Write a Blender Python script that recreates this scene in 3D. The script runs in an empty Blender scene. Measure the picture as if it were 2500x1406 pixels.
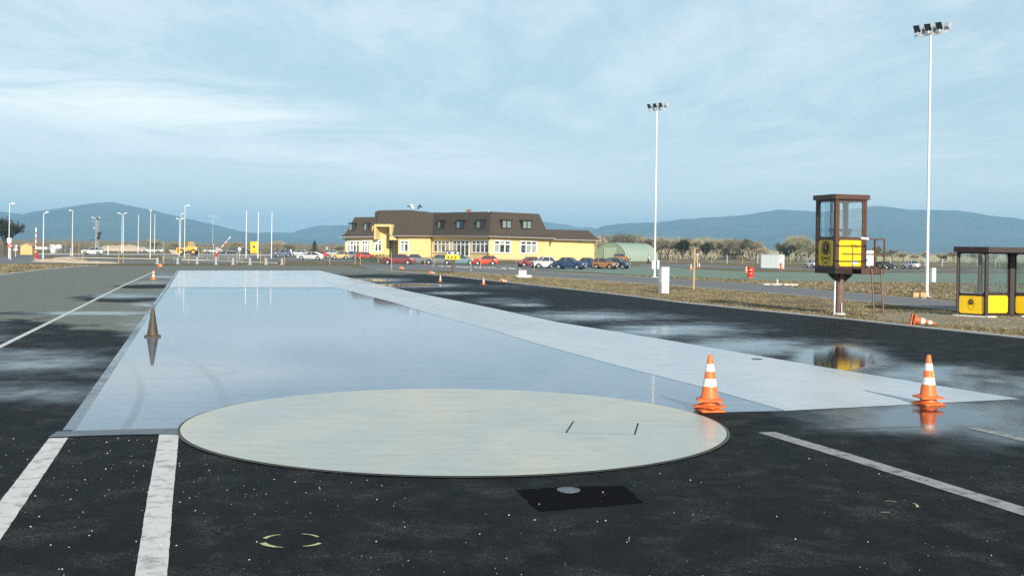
import bpy, bmesh, math, random
from mathutils import Vector, Matrix, noise
R = math.radians
random.seed(7)
scene = bpy.context.scene
C = scene.collection

# ------------------------------------------------------------------ camera
F, YC, HC, TH = 2760.0, 604.0, 2.6, R(0.83)      # focal length in photo pixels, eye level, eye height, roll
cam = bpy.data.objects.new('camera', bpy.data.cameras.new('camera'))
C.objects.link(cam); scene.camera = cam
cam.data.sensor_width = 36; cam.data.lens = F / 2500 * 36
cam.data.shift_y = -(703 - YC) / 2500
cam.data.clip_start = 0.1; cam.data.clip_end = 30000
ct, st = math.cos(TH), math.sin(TH)
cam.matrix_world = Matrix(((ct, -st, 0, 0), (0, 0, -1, 0), (st, ct, 0, HC), (0, 0, 0, 1)))

# ------------------------------------------------------------------ sun, sky, exposure
SUN_EL, SUN_ANG = R(24), R(-74)
sdir = Vector((math.cos(SUN_EL) * math.cos(SUN_ANG), math.cos(SUN_EL) * math.sin(SUN_ANG), math.sin(SUN_EL)))
sl = bpy.data.lights.new('sun', 'SUN'); sl.energy = 4.4; sl.angle = R(0.5); sl.color = (1, .93, .82)
so = bpy.data.objects.new('sun', sl); C.objects.link(so)
so.rotation_euler = sdir.to_track_quat('Z', 'Y').to_euler()
scene.view_settings.view_transform = 'Standard'; scene.view_settings.look = 'None'
scene.view_settings.exposure = 0.44; scene.view_settings.gamma = 1
try:
    scene.cycles.max_bounces = 7; scene.cycles.volume_bounces = 1
    scene.cycles.use_denoising = False
    scene.cycles.sample_clamp_indirect = 6
except Exception: pass

class NT:
    """small node-tree writer"""
    def __init__(s, nt): s.nt = nt; nt.nodes.clear()
    def n(s, t, **k):
        nd = s.nt.nodes.new(t)
        for a, v in k.items():
            if a.startswith('i_'):
                key = a[2:].replace('_', ' ')
                nd.inputs[int(key) if key.isdigit() else key].default_value = v
            else: setattr(nd, a, v)
        return nd
    def l(s, a, b): s.nt.links.new(a, b)
    def put(s, sock, v):
        if isinstance(v, (int, float)): sock.default_value = v
        elif isinstance(v, tuple): sock.default_value = v if len(v) == len(sock.default_value) else v + (1,)
        else: s.l(v, sock)
    def m(s, op, a, b=0.0, c=None, clamp=False):
        nd = s.n('ShaderNodeMath', operation=op); nd.use_clamp = clamp
        s.put(nd.inputs[0], a); s.put(nd.inputs[1], b)
        if c is not None: s.put(nd.inputs[2], c)
        return nd.outputs[0]
    def mix(s, f, a, b):
        nd = s.n('ShaderNodeMix', data_type='RGBA')
        s.put(nd.inputs[0], f); s.put(nd.inputs[6], a); s.put(nd.inputs[7], b)
        return nd.outputs[2]
    def fmix(s, f, a, b):
        nd = s.n('ShaderNodeMix', data_type='FLOAT')
        s.put(nd.inputs[0], f); s.put(nd.inputs[2], a); s.put(nd.inputs[3], b)
        return nd.outputs[0]
    def ss(s, v, lo, hi, t0=0.0, t1=1.0):
        nd = s.n('ShaderNodeMapRange', interpolation_type='SMOOTHSTEP')
        s.put(nd.inputs[0], v); s.put(nd.inputs[1], lo); s.put(nd.inputs[2], hi); s.put(nd.inputs[3], t0); s.put(nd.inputs[4], t1)
        return nd.outputs[0]
    def noise(s, vec, scale, detail=4, rough=.55, dist=0.0):
        nd = s.n('ShaderNodeTexNoise'); s.l(vec, nd.inputs['Vector'])
        nd.inputs['Scale'].default_value = scale; nd.inputs['Detail'].default_value = detail
        nd.inputs['Roughness'].default_value = rough; nd.inputs['Distortion'].default_value = dist
        return nd.outputs['Fac']
    def mapv(s, vec, scale=(1, 1, 1), rot=(0, 0, 0), loc=(0, 0, 0)):
        nd = s.n('ShaderNodeMapping'); s.l(vec, nd.inputs['Vector'])
        nd.inputs['Scale'].default_value = scale; nd.inputs['Rotation'].default_value = rot; nd.inputs['Location'].default_value = loc
        return nd.outputs[0]

w = bpy.data.worlds.new('World'); scene.world = w; w.use_nodes = True
t = NT(w.node_tree)
sky = t.n('ShaderNodeTexSky', sky_type='NISHITA'); sky.sun_disc = False
sky.sun_elevation = SUN_EL; sky.sun_rotation = math.atan2(sdir.x, sdir.y)
sky.air_density = 1.0; sky.dust_density = 1.0; sky.ozone_density = 2.0
co = t.n('ShaderNodeTexCoord').outputs['Generated']
sep = t.n('ShaderNodeSeparateXYZ'); t.l(co, sep.inputs[0])
sx, sy, sz = sep.outputs
# thin high cloud, laid on a sheet overhead and stretched towards the horizon
den = t.m('ADD', t.m('MAXIMUM', sz, 0.0), .05)
comb = t.n('ShaderNodeCombineXYZ'); t.l(t.m('DIVIDE', sx, den), comb.inputs[0]); t.l(t.m('DIVIDE', sy, den), comb.inputs[1])
cl1 = t.noise(t.mapv(comb.outputs[0], (.5, .30, 1), (0, 0, R(20))), 1.1, 7, .62, .4)
cl2 = t.noise(t.mapv(comb.outputs[0], (1.6, .5, 1), (0, 0, R(-15)), (3, 1, 0)), 1.8, 8, .65, .8)
veil = t.ss(t.m('ADD', t.m('MULTIPLY', cl1, .62), t.m('MULTIPLY', cl2, .38)), .40, .66)
# a long bank of cirrus falling from the left towards the middle of the horizon
cen = t.m('ADD', t.m('MULTIPLY', sx, -.165), .066)
wob = t.m('MULTIPLY', t.m('SUBTRACT', t.noise(t.mapv(co, (3, 3, 14)), 2.0, 6, .6), .5), .05)
off_ = t.m('ADD', t.m('SUBTRACT', sz, cen), wob); dist = t.m('DIVIDE', off_, t.fmix(t.m('GREATER_THAN', off_, 0.0), .055, .026))
bank = t.m('POWER', 2.718, t.m('MULTIPLY', t.m('MULTIPLY', dist, dist), -1.0))
streak = t.noise(t.mapv(co, (4, 4, 30), (0, R(-9), 0)), 1.5, 8, .55, .5)
bank = t.m('MULTIPLY', bank, t.m('MULTIPLY', t.ss(sx, .35, -.25), t.ss(streak, .22, .66)), clamp=True)
cloud = t.m('MAXIMUM', t.m('MULTIPLY', veil, .40), t.m('MULTIPLY', bank, 1.0), clamp=True)
hz = t.ss(sz, .13, .0)
tint = t.mix(.80, sky.outputs[0], t.mix(hz, (4.2, 5.55, 6.3), (8.2, 8.4, 8.1)))
upper = t.mix(t.ss(sz, .15, .6), tint, sky.outputs[0])
skyc = t.mix(cloud, upper, (8.8, 9.2, 9.1))
bg = t.n('ShaderNodeBackground'); t.l(skyc, bg.inputs[0]); bg.inputs[1].default_value = .10
t.l(bg.outputs[0], t.n('ShaderNodeOutputWorld').inputs[0])

# ------------------------------------------------------------------ measuring helpers (photo pixel -> place in metres)
def ray(x, y):
    du, dv = x - 1250, YC - y
    return (du * ct - dv * st) / F, (du * st + dv * ct) / F
def hor(x): return YC + (x - 1250) * math.tan(TH)
def G(x, y, z=0.0):
    a, b = ray(x, y); k = (z - HC) / b
    return Vector((a * k, k, z))
def P(x, y, D):
    a, b = ray(x, y)
    return Vector((a * D, D, HC + b * D))

# ------------------------------------------------------------------ mesh helpers
class MB:
    def __init__(s): s.v = []; s.f = []
    def add(s, vs, fs):
        o = len(s.v); s.v += [Vector(v) for v in vs]; s.f += [tuple(i + o for i in f) for f in fs]; return s
    def box(s, c, d, rz=0.0, M=None):
        hx, hy, hz = d[0] / 2, d[1] / 2, d[2] / 2
        vs = [Vector((x * hx, y * hy, z * hz)) for z in (-1, 1) for y in (-1, 1) for x in (-1, 1)]
        if M is not None: vs = [M @ v for v in vs]
        elif rz: vs = [Matrix.Rotation(rz, 3, 'Z') @ v for v in vs]
        return s.add([v + Vector(c) for v in vs], [(0, 2, 3, 1), (4, 5, 7, 6), (0, 1, 5, 4), (2, 6, 7, 3), (0, 4, 6, 2), (1, 3, 7, 5)])
    def prism(s, pts, z0, z1):
        n = len(pts)
        return s.add([(p[0], p[1], z0) for p in pts] + [(p[0], p[1], z1) for p in pts],
                     [tuple(range(n))[::-1], tuple(range(n, 2 * n))] + [(i, (i + 1) % n, n + (i + 1) % n, n + i) for i in range(n)])
    def extr(s, pts, vec):      # any planar polygon pushed along vec
        n = len(pts); vec = Vector(vec); pts = [Vector(p) for p in pts]
        return s.add(pts + [p + vec for p in pts], [tuple(range(n))[::-1], tuple(range(n, 2 * n))] + [(i, (i + 1) % n, n + (i + 1) % n, n + i) for i in range(n)])
    def face(s, pts): return s.add(pts, [tuple(range(len(pts)))])
    def cyl(s, p0, p1, r0, r1=None, n=10, caps=True):
        r1 = r0 if r1 is None else r1
        p0, p1 = Vector(p0), Vector(p1); d = (p1 - p0).normalized()
        u = d.orthogonal().normalized(); w_ = d.cross(u)
        vs = [p + (u * math.cos(2 * math.pi * i / n) + w_ * math.sin(2 * math.pi * i / n)) * r for p, r in ((p0, r0), (p1, r1)) for i in range(n)]
        fs = [(i, (i + 1) % n, n + (i + 1) % n, n + i) for i in range(n)]
        if caps: fs += [tuple(range(n))[::-1], tuple(range(n, 2 * n))]
        return s.add(vs, fs)
    def tube(s, pts, r, n=7):
        for a, b in zip(pts, pts[1:]): s.cyl(a, b, r, r, n)
        return s
    def lathe(s, prof, n=24, c=(0, 0, 0), cap=True):
        vs = [(c[0] + r * math.cos(2 * math.pi * i / n), c[1] + r * math.sin(2 * math.pi * i / n), c[2] + z) for r, z in prof for i in range(n)]
        m_ = len(prof)
        fs = [(j * n + i, j * n + (i + 1) % n, (j + 1) * n + (i + 1) % n, (j + 1) * n + i) for j in range(m_ - 1) for i in range(n)]
        if cap: fs += [tuple(range(n))[::-1], tuple(range((m_ - 1) * n, m_ * n))]
        return s.add(vs, fs)
    def ball(s, c, r, sq=(1, 1, 1), n=8, m_=5, jit=0.0):
        vs = [(c[0], c[1], c[2] - r * sq[2])]
        for j in range(1, m_):
            a = math.pi * j / m_
            for i in range(n):
                b = 2 * math.pi * i / n; q = 1 + random.uniform(-jit, jit)
                vs.append((c[0] + r * sq[0] * q * math.sin(a) * math.cos(b), c[1] + r * sq[1] * q * math.sin(a) * math.sin(b), c[2] - r * sq[2] * q * math.cos(a)))
        vs.append((c[0], c[1], c[2] + r * sq[2]))
        fs = [(0, 1 + (i + 1) % n, 1 + i) for i in range(n)]
        fs += [(1 + j * n + i, 1 + j * n + (i + 1) % n, 1 + (j + 1) * n + (i + 1) % n, 1 + (j + 1) * n + i) for j in range(m_ - 2) for i in range(n)]
        k = 1 + (m_ - 2) * n; fs += [(k + i, k + (i + 1) % n, len(vs) - 1) for i in range(n)]
        return s.add(vs, fs)
    def build(s, name, mat, parent=None, smooth=False, bevel=0.0):
        me = bpy.data.meshes.new(name); me.from_pydata([tuple(v) for v in s.v], [], s.f)
        bm = bmesh.new(); bm.from_mesh(me)
        bmesh.ops.recalc_face_normals(bm, faces=bm.faces)
        if bevel:
            bmesh.ops.bevel(bm, geom=[e for e in bm.edges if len(e.link_faces) == 2 and e.calc_face_angle(0) > .6], offset=bevel, segments=2, affect='EDGES', clamp_overlap=True)
        bm.to_mesh(me); bm.free()
        if mat: me.materials.append(mat)
        if smooth:
            for p in me.polygons: p.use_smooth = True
            try: me.set_sharp_from_angle(angle=R(40))
            except Exception: pass
        o = bpy.data.objects.new(name, me); C.objects.link(o)
        if parent is not None: o.parent = parent
        return o
def tag(o, label=None, cat=None, group=None, kind=None):
    for k, v in (('label', label), ('category', cat), ('group', group), ('kind', kind)):
        if v: o[k] = v
    return o
def thing(name, label, cat, loc=(0, 0, 0), rz=0.0, group=None):
    o = bpy.data.objects.new(name, None); C.objects.link(o); o.empty_display_size = .3
    o.location = loc; o.rotation_euler = (0, 0, rz)
    return tag(o, label, cat, group)
def copy_tree(o, parent=None):
    c = o.copy(); C.objects.link(c); c.parent = parent
    for ch in o.children: copy_tree(ch, c)
    return c
def struct(o): o['kind'] = 'structure'; return o

# ------------------------------------------------------------------ materials
def mat(name, col, rough=.6, metal=0.0, var=.12, scale=6.0, bump=0.0, bscale=30.0, coat=0.0, spec=.5, dirt=None, dscale=2.0, damt=.5):
    m_ = bpy.data.materials.new(name); m_.use_nodes = True; q = NT(m_.node_tree)
    b = q.n('ShaderNodeBsdfPrincipled'); q.l(b.outputs[0], q.n('ShaderNodeOutputMaterial').inputs[0])
    oc = q.n('ShaderNodeTexCoord').outputs['Object']
    nz = q.noise(oc, scale, 5)
    lo = tuple(c * (1 - var) for c in col); hi = tuple(min(1, c * (1 + var)) for c in col)
    cc = q.mix(nz, lo, hi)
    if dirt:
        dn = q.ss(q.noise(oc, dscale, 6, .65), .48, .68)
        cc = q.mix(q.m('MULTIPLY', dn, damt), cc, dirt)
    q.l(cc, b.inputs['Base Color'])
    q.l(q.m('ADD', q.m('MULTIPLY', nz, .15), rough - .07, clamp=True), b.inputs['Roughness'])
    b.inputs['Metallic'].default_value = metal
    b.inputs['Specular IOR Level'].default_value = spec
    if coat: b.inputs['Coat Weight'].default_value = coat; b.inputs['Coat Roughness'].default_value = .08
    if bump:
        bp = q.n('ShaderNodeBump'); bp.inputs['Strength'].default_value = bump; bp.inputs['Distance'].default_value = .02
        q.l(q.noise(oc, bscale, 4), bp.inputs['Height']); q.l(bp.outputs[0], b.inputs['Normal'])
    return m_
def glass(name, tint=(.75, .88, .9), op=.35):
    m_ = bpy.data.materials.new(name); m_.use_nodes = True; q = NT(m_.node_tree)
    g = q.n('ShaderNodeBsdfGlossy'); g.inputs['Roughness'].default_value = .03; g.inputs['Color'].default_value = (.9, .95, 1, 1)
    tr = q.n('ShaderNodeBsdfTransparent'); tr.inputs['Color'].default_value = tint + (1,)
    df = q.n('ShaderNodeBsdfDiffuse'); df.inputs['Color'].default_value = (.45, .55, .58, 1)
    fr = q.n('ShaderNodeFresnel'); fr.inputs['IOR'].default_value = 1.5; bf = q.n('ShaderNodeNewGeometry').outputs['Backfacing']
    a = q.n('ShaderNodeMixShader'); a.inputs[0].default_value = op; q.l(tr.outputs[0], a.inputs[1]); q.l(df.outputs[0], a.inputs[2])
    b = q.n('ShaderNodeMixShader'); q.l(q.m('MULTIPLY', q.m('SUBTRACT', 1.0, bf), q.m('ADD', fr.outputs[0], .10)), b.inputs[0]); q.l(a.outputs[0], b.inputs[1]); q.l(g.outputs[0], b.inputs[2])
    q.l(b.outputs[0], q.n('ShaderNodeOutputMaterial').inputs[0]); return m_

M = dict(
    white_paint=mat('white_paint', (.78, .78, .76), .5, dirt=(.5, .48, .42), dscale=3),
    galv=mat('galvanised_steel', (.72, .74, .74), .5, .15),
    white_metal=mat('white_metal', (.8, .8, .78), .45),
    concrete=mat('kerb_concrete', (.62, .61, .56), .85, var=.25, bump=.3),
    brown=mat('brown_painted_steel', (.085, .040, .022), .45, var=.3, scale=9, dirt=(.16, .07, .035), dscale=7, damt=.5, bump=.1),
    dark_brown=mat('dark_brown_steel', (.026, .011, .009), .45, var=.3),
    yellow=mat('yellow_panel', (.90, .58, .01), .35, var=.05, coat=.3),
    black=mat('black_paint', (.012, .011, .010), .5),
    rubber=mat('tyre_rubber', (.02, .02, .02), .8),
    rim=mat('wheel_rim', (.5, .5, .5), .35, .6),
    chrome=mat('chrome', (.75, .75, .75), .2, .9),
    lampglass=mat('lamp_glass', (.8, .8, .75), .12, coat=1),
    redlamp=mat('red_lamp', (.45, .03, .02), .2, coat=1),
    amber=mat('amber_lamp', (.8, .28, .03), .2, coat=1),
    carglass=mat('car_glass', (.035, .05, .055), .08, spec=.9),
    cone=mat('cone_orange', (.78, .17, .035), .5, var=.15, scale=5, dirt=(.35, .13, .06), dscale=6, damt=.75),
    cone_dirty=mat('cone_dirty', (.50, .13, .035), .6, var=.3, scale=5, dirt=(.30, .16, .08), dscale=5, damt=.85),
    cone_old=mat('cone_weathered', (.055, .045, .028), .6, var=.6, scale=8, dirt=(.22, .085, .03), dscale=7, damt=.5),
    cone_white=mat('cone_reflective_white', (.80, .80, .76), .4, var=.08, dirt=(.45, .40, .32), dscale=9, damt=.5),
    wall=mat('yellow_render', (.74, .57, .25), .9, var=.05, scale=1.2, bump=.15, dirt=(.70, .52, .22), dscale=.6, damt=.4),
    roof=mat('brown_shingle', (.064, .047, .031), .85, var=.45, scale=5, bump=.5, bscale=9, dirt=(.085, .062, .045), dscale=1.1, damt=.5),
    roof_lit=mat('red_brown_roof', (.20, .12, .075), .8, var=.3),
    gutter=mat('gutter_zinc', (.42, .40, .36), .5, .2),
    frame=mat('window_frame_white', (.82, .82, .80), .4),
    pane=mat('window_glass', (.030, .038, .036), .10, var=.6, scale=.7, spec=.8, dirt=(.30, .29, .24), dscale=.9, damt=.85),
    darkpane=mat('dark_glass', (.012, .022, .03), .08, spec=.9),
    greenpane=mat('pale_glass', (.20, .26, .24), .15, spec=.8),
    wood=mat('stake_wood', (.42, .30, .16), .85, var=.3),
    hutwood=mat('hut_planks', (.72, .44, .18), .8, var=.15, scale=3),
    red=mat('red_enamel', (.75, .035, .01), .35, coat=.4, var=.1),
    redwhite=mat('boom_red', (.70, .06, .03), .4),
    hangar=mat('hangar_pale_green', (.33, .42, .33), .55, var=.1, scale=1.5),
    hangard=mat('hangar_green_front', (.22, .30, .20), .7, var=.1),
    rib=mat('hangar_rib', (.12, .16, .13), .7),
    bark=mat('bark', (.085, .065, .045), .95, var=.4),
    twig=mat('bare_twigs', (.36, .31, .20), .95, var=.5, scale=.6),
    twig2=mat('bare_twigs_greenish', (.30, .29, .18), .95, var=.5, scale=.6),
    scrub=mat('far_scrub_twigs', (.15, .135, .09), .95, var=.5, scale=.6),
    darktwig=mat('dark_twigs', (.03, .035, .022), .95, var=.4, scale=.6),
    conif=mat('conifer_needles', (.018, .042, .018), .95, var=.5),
    container=mat('container_grey', (.46, .50, .50), .55, var=.1),
    machine=mat('machine_yellow', (.78, .43, .05), .5, var=.2, dirt=(.4, .25, .1)),
    greycab=mat('cabinet_grey', (.56, .57, .54), .6, var=.06),
    card=mat('cardboard', (.58, .38, .20), .9),
    skin=mat('skin', (.55, .33, .24), .6), shirt=mat('shirt_white', (.78, .80, .84), .9), trouser=mat('trousers_black', (.015, .014, .016), .9),
    hair=mat('hair_dark', (.03, .02, .015), .8),
    joint=mat('joint_dark', (.018, .016, .012), .8), iron=mat('cast_iron', (.13, .14, .145), .22, .3, bump=.6, bscale=60),
    sand=mat('sand_heap', (.46, .38, .27), .95, var=.2, bump=.6),
    blue=mat('sign_blue', (.02, .09, .42), .5), signgrey=mat('sign_back_grey', (.36, .38, .38), .5),
)
glassy = glass('cabin_glass', (.90, .96, .97), .04)

# ------------------------------------------------------------------ ground materials
def ground_mat():
    m_ = bpy.data.materials.new('winter_grass'); m_.use_nodes = True; q = NT(m_.node_tree)
    b = q.n('ShaderNodeBsdfPrincipled'); q.l(b.outputs[0], q.n('ShaderNodeOutputMaterial').inputs[0])
    oc = q.n('ShaderNodeTexCoord').outputs['Object']
    n1 = q.noise(oc, .12, 6, .6); n2 = q.noise(oc, .9, 6, .65); n3 = q.noise(oc, 7, 5, .7); n4 = q.noise(q.mapv(oc, (1, 1, 1), loc=(40, 3, 0)), .35, 6, .65)
    c = q.mix(q.ss(n1, .38, .62), (.25, .195, .115), (.155, .135, .068))
    c = q.mix(q.ss(n2, .50, .64), c, (.42, .36, .23))
    c = q.mix(q.ss(n4, .56, .66), c, (.12, .08, .05))
    c = q.mix(q.m('MULTIPLY', q.ss(n3, .45, .7), .7), c, (.052, .044, .020))
    q.l(c, b.inputs['Base Color']); b.inputs['Roughness'].default_value = .95; b.inputs['Specular IOR Level'].default_value = .1
    bp = q.n('ShaderNodeBump'); bp.inputs['Strength'].default_value = .8; bp.inputs['Distance'].default_value = .10
    q.l(q.m('ADD', n3, q.noise(oc, 22, 3, .7)), bp.inputs['Height']); q.l(bp.outputs[0], b.inputs['Normal'])
    return m_
def apron_mat():
    m_ = bpy.data.materials.new('wet_asphalt'); m_.use_nodes = True; q = NT(m_.node_tree)
    b = q.n('ShaderNodeBsdfPrincipled'); q.l(b.outputs[0], q.n('ShaderNodeOutputMaterial').inputs[0])
    oc = q.n('ShaderNodeTexCoord').outputs['Object']
    at = q.n('ShaderNodeAttribute', attribute_name='water'); sp = q.n('ShaderNodeSeparateColor'); q.l(at.outputs[0], sp.inputs[0])
    wet, damp = sp.outputs[0], sp.outputs[1]
    nA = q.noise(oc, .55, 7, .62, .3); nB = q.noise(q.mapv(oc, (1, .5, 1)), 2.6, 6, .65); fine = q.noise(oc, 55, 4, .8); mid = q.noise(oc, 9, 5, .7)
    nz = q.m('ADD', q.m('MULTIPLY', q.m('SUBTRACT', nA, .5), 1.3), q.m('MULTIPLY', q.m('SUBTRACT', nB, .5), .5))
    wsum = q.m('ADD', wet, q.m('MULTIPLY', nz, .62)); wf = q.ss(wsum, .45, .85); sheen = q.ss(wsum, .12, .62)
    df = q.ss(q.m('ADD', damp, q.m('MULTIPLY', nz, .9)), .38, .62)
    dry = q.mix(q.ss(nB, .3, .7), q.mix(mid, (.125, .14, .115), (.175, .19, .155)), q.mix(mid, (.165, .18, .16), (.225, .24, .21)))
    dmp = q.mix(q.ss(nB, .3, .7), (.006, .0075, .008), (.0125, .0145, .0145))
    # dusty bloom and pale grains on the worn near surface
    scr = q.noise(q.mapv(oc, (1, 2.2, 1), (0, 0, R(17))), 34, 5, .8); bloom = q.m('MULTIPLY', q.ss(q.noise(oc, 1.3, 8, .75, .4), .46, .70), q.ss(scr, .50, .60))
    dmp = q.mix(q.m('MULTIPLY', bloom, .58), dmp, (.20, .21, .175))
    c = q.mix(df, dry, dmp)
    agg = q.noise(oc, 130, 2, .6); c = q.mix(q.m('MULTIPLY', q.ss(agg, .56, .70), q.fmix(df, .5, .60)), c, q.mix(df, (.26, .27, .24), (.13, .135, .125)))
    c = q.mix(wf, c, (.012, .014, .016))
    q.l(c, b.inputs['Base Color'])
    rr = q.fmix(sheen, q.fmix(df, .85, .60), .24); q.l(q.fmix(wf, rr, .06), b.inputs['Roughness'])
    q.l(q.fmix(sheen, q.fmix(df, .2, .05), .5), b.inputs['Specular IOR Level']); b.inputs['IOR'].default_value = 1.33
    bp = q.n('ShaderNodeBump'); bp.inputs['Distance'].default_value = .006
    q.l(q.fmix(wf, q.fmix(sheen, .7, .35), .03), bp.inputs['Strength'])
    q.l(q.m('ADD', fine, q.m('MULTIPLY', mid, .4)), bp.inputs['Height']); q.l(bp.outputs[0], b.inputs['Normal'])
    return m_
def wetpad_mat(name, colA, colB, rlo, rhi, film=.5, nscale=.5, dry=(.5, .5, .45), dryamt=.0, ripple=.04, streak=True, ior=1.33, arcs=(), fine=.12):
    m_ = bpy.data.materials.new(name); m_.use_nodes = True; q = NT(m_.node_tree)
    b = q.n('ShaderNodeBsdfPrincipled'); q.l(b.outputs[0], q.n('ShaderNodeOutputMaterial').inputs[0])
    oc = q.n('ShaderNodeTexCoord').outputs['Object']
    n1 = q.noise(q.mapv(oc, (1, .35, 1), (0, 0, R(12))), nscale, 7, .6, .3)
    n2 = q.noise(q.mapv(oc, (.7, 1.6, 1), (0, 0, R(-6))), nscale * 5, 6, .65)
    c = q.mix(q.ss(n1, .35, .65), colA, colB)
    c = q.mix(q.m('MULTIPLY', q.ss(n2, .52, .75), dryamt), c, dry)
    n3 = q.noise(q.mapv(oc, (.5, 5.5, 1), (0, 0, R(4))), 1.3, 6, .7, .4); n4 = q.noise(oc, 28, 4, .75)
    c = q.mix(q.m('MULTIPLY', q.ss(n3, .46, .66), fine * 1.6), c, tuple(v * .55 for v in colA))
    c = q.mix(q.m('MULTIPLY', q.ss(n4, .52, .70), fine * 1.3), c, tuple(v * .5 for v in colA))
    if arcs:
        sp = q.n('ShaderNodeSeparateXYZ'); q.l(oc, sp.inputs[0])
        for ax_, ay_, ar_, aw_ in arcs:
            dx = q.m('SUBTRACT', sp.outputs[0], ax_); dy = q.m('SUBTRACT', sp.outputs[1], ay_)
            rr_ = q.m('SQRT', q.m('ADD', q.m('MULTIPLY', dx, dx), q.m('MULTIPLY', dy, dy)))
            k_ = q.ss(q.m('ABSOLUTE', q.m('SUBTRACT', rr_, ar_)), aw_, aw_ * .35)
            c = q.mix(q.m('MULTIPLY', k_, q.ss(n1, .38, .60, .15, .75)), c, tuple(v * .35 for v in colA))
    q.l(c, b.inputs['Base Color'])
    q.l(q.fmix(q.ss(q.m('ADD', q.m('MULTIPLY', n1, .6), q.m('MULTIPLY', n2, .4)), .40, .64), rlo, rhi), b.inputs['Roughness'])
    b.inputs['IOR'].default_value = ior; b.inputs['Specular IOR Level'].default_value = film
    bp = q.n('ShaderNodeBump'); bp.inputs['Distance'].default_value = .01; bp.inputs['Strength'].default_value = ripple
    q.l(q.noise(q.mapv(oc, (.6, 2.0, 1)), 1.6, 4, .5), bp.inputs['Height']); q.l(bp.outputs[0], b.inputs['Normal'])
    return m_
GRASS = ground_mat(); APRON = apron_mat()
def circ3(a, b_, c_):
    ax_, ay_, bx_, by_, cx_, cy_ = a.x, a.y, b_.x, b_.y, c_.x, c_.y
    d = 2 * (ax_ * (by_ - cy_) + bx_ * (cy_ - ay_) + cx_ * (ay_ - by_))
    ux = ((ax_**2 + ay_**2) * (by_ - cy_) + (bx_**2 + by_**2) * (cy_ - ay_) + (cx_**2 + cy_**2) * (ay_ - by_)) / d
    uy = ((ax_**2 + ay_**2) * (cx_ - bx_) + (bx_**2 + by_**2) * (ax_ - cx_) + (cx_**2 + cy_**2) * (bx_ - ax_)) / d
    return ux, uy, math.hypot(ax_ - ux, ay_ - uy)
A1_ = circ3(G(385, 842), G(475, 885), G(545, 965)); A2_ = circ3(G(330, 925), G(420, 925), G(470, 890)); A3_ = circ3(G(600, 740), G(1000, 850), G(1300, 900))
PAD = wetpad_mat('polished_pad', (.125, .18, .24), (.175, .23, .285), .008, .09, .5, .35, (.24, .29, .33), .40, .085, arcs=(A1_ + (.13,), (A1_[0], A1_[1], A1_[2] - 1.35, .09), A2_ + (.10,)), fine=.48)
STRIP = wetpad_mat('wet_pale_concrete', (.44, .50, .52), (.57, .61, .61), .18, .42, .5, .35, (.30, .36, .39), .3, .05)
FARPAD = wetpad_mat('far_pale_concrete', (.50, .55, .56), (.60, .63, .62), .10, .3, .5, .3, (.34, .40, .42), .4, .05)
DISC = wetpad_mat('turntable_concrete', (.42, .45, .40), (.56, .555, .455), .26, .5, .45, .40, (.36, .42, .42), .6, .06)
ROAD = mat('grey_road', (.16, .165, .16), .9, var=.15, scale=1.5, bump=.3)
GREEN = mat('green_gravel_field', (.155, .235, .165), .95, var=.25, scale=.5, bump=.4, dirt=(.22, .22, .17), dscale=.35, damt=.7)
PAINT = mat('road_marking', (.62, .62, .58), .75, var=.12, scale=3, dirt=(.20, .20, .18), dscale=5, damt=.75, bump=.3, bscale=50)
PAINTOLD = mat('worn_marking', (.30, .31, .29), .75, var=.25, scale=4, dirt=(.06, .065, .065), dscale=6, damt=.85, bump=.3, bscale=50)
# hills
hm = bpy.data.materials.new('wooded_hill'); hm.use_nodes = True; q = NT(hm.node_tree)
b = q.n('ShaderNodeBsdfPrincipled'); q.l(b.outputs[0], q.n('ShaderNodeOutputMaterial').inputs[0])
oc = q.n('ShaderNodeTexCoord').outputs['Object']
q.l(q.mix(q.ss(q.noise(oc, .004, 8, .65), .4, .6), (.028, .042, .036), (.070, .075, .055)), b.inputs['Base Color'])
b.inputs['Roughness'].default_value = 1; b.inputs['Specular IOR Level'].default_value = 0

# ------------------------------------------------------------------ ground sheets
ZL = [0.0]
def flat(name, pts, m_, z, sub=0):
    me = MB(); me.face([(p[0], p[1], z) for p in pts])
    return struct(me.build(name, m_))
def pxflat(name, px, m_, z): return flat(name, [G(*p) for p in px], m_, z)
def strip(name, pts, wd, m_, z0, z1=None):
    """a line of given width along ground points; raised when z1 is given"""
    n = len(pts); L_, R_ = [], []
    for i, p in enumerate(pts):
        a, c = pts[max(0, i - 1)], pts[min(n - 1, i + 1)]
        d = Vector((c[0] - a[0], c[1] - a[1])).normalized(); nn = Vector((-d.y, d.x)) * wd / 2
        L_.append((p[0] + nn.x, p[1] + nn.y)); R_.append((p[0] - nn.x, p[1] - nn.y))
    me = MB()
    if z1 is None:
        me.add([(x, y, z0) for x, y in L_] + [(x, y, z0) for x, y in R_], [(i, i + 1, n + i + 1, n + i) for i in range(n - 1)])
    else:
        for i in range(n - 1): me.prism([L_[i], L_[i + 1], R_[i + 1], R_[i]], z0, z1)
        bm = None
    return me.build(name, m_)

me = MB(); me.face([(-12000, -400, 0), (12000, -400, 0), (12000, 14000, 0), (-12000, 14000, 0)])
struct(me.build('ground', GRASS))

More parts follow.
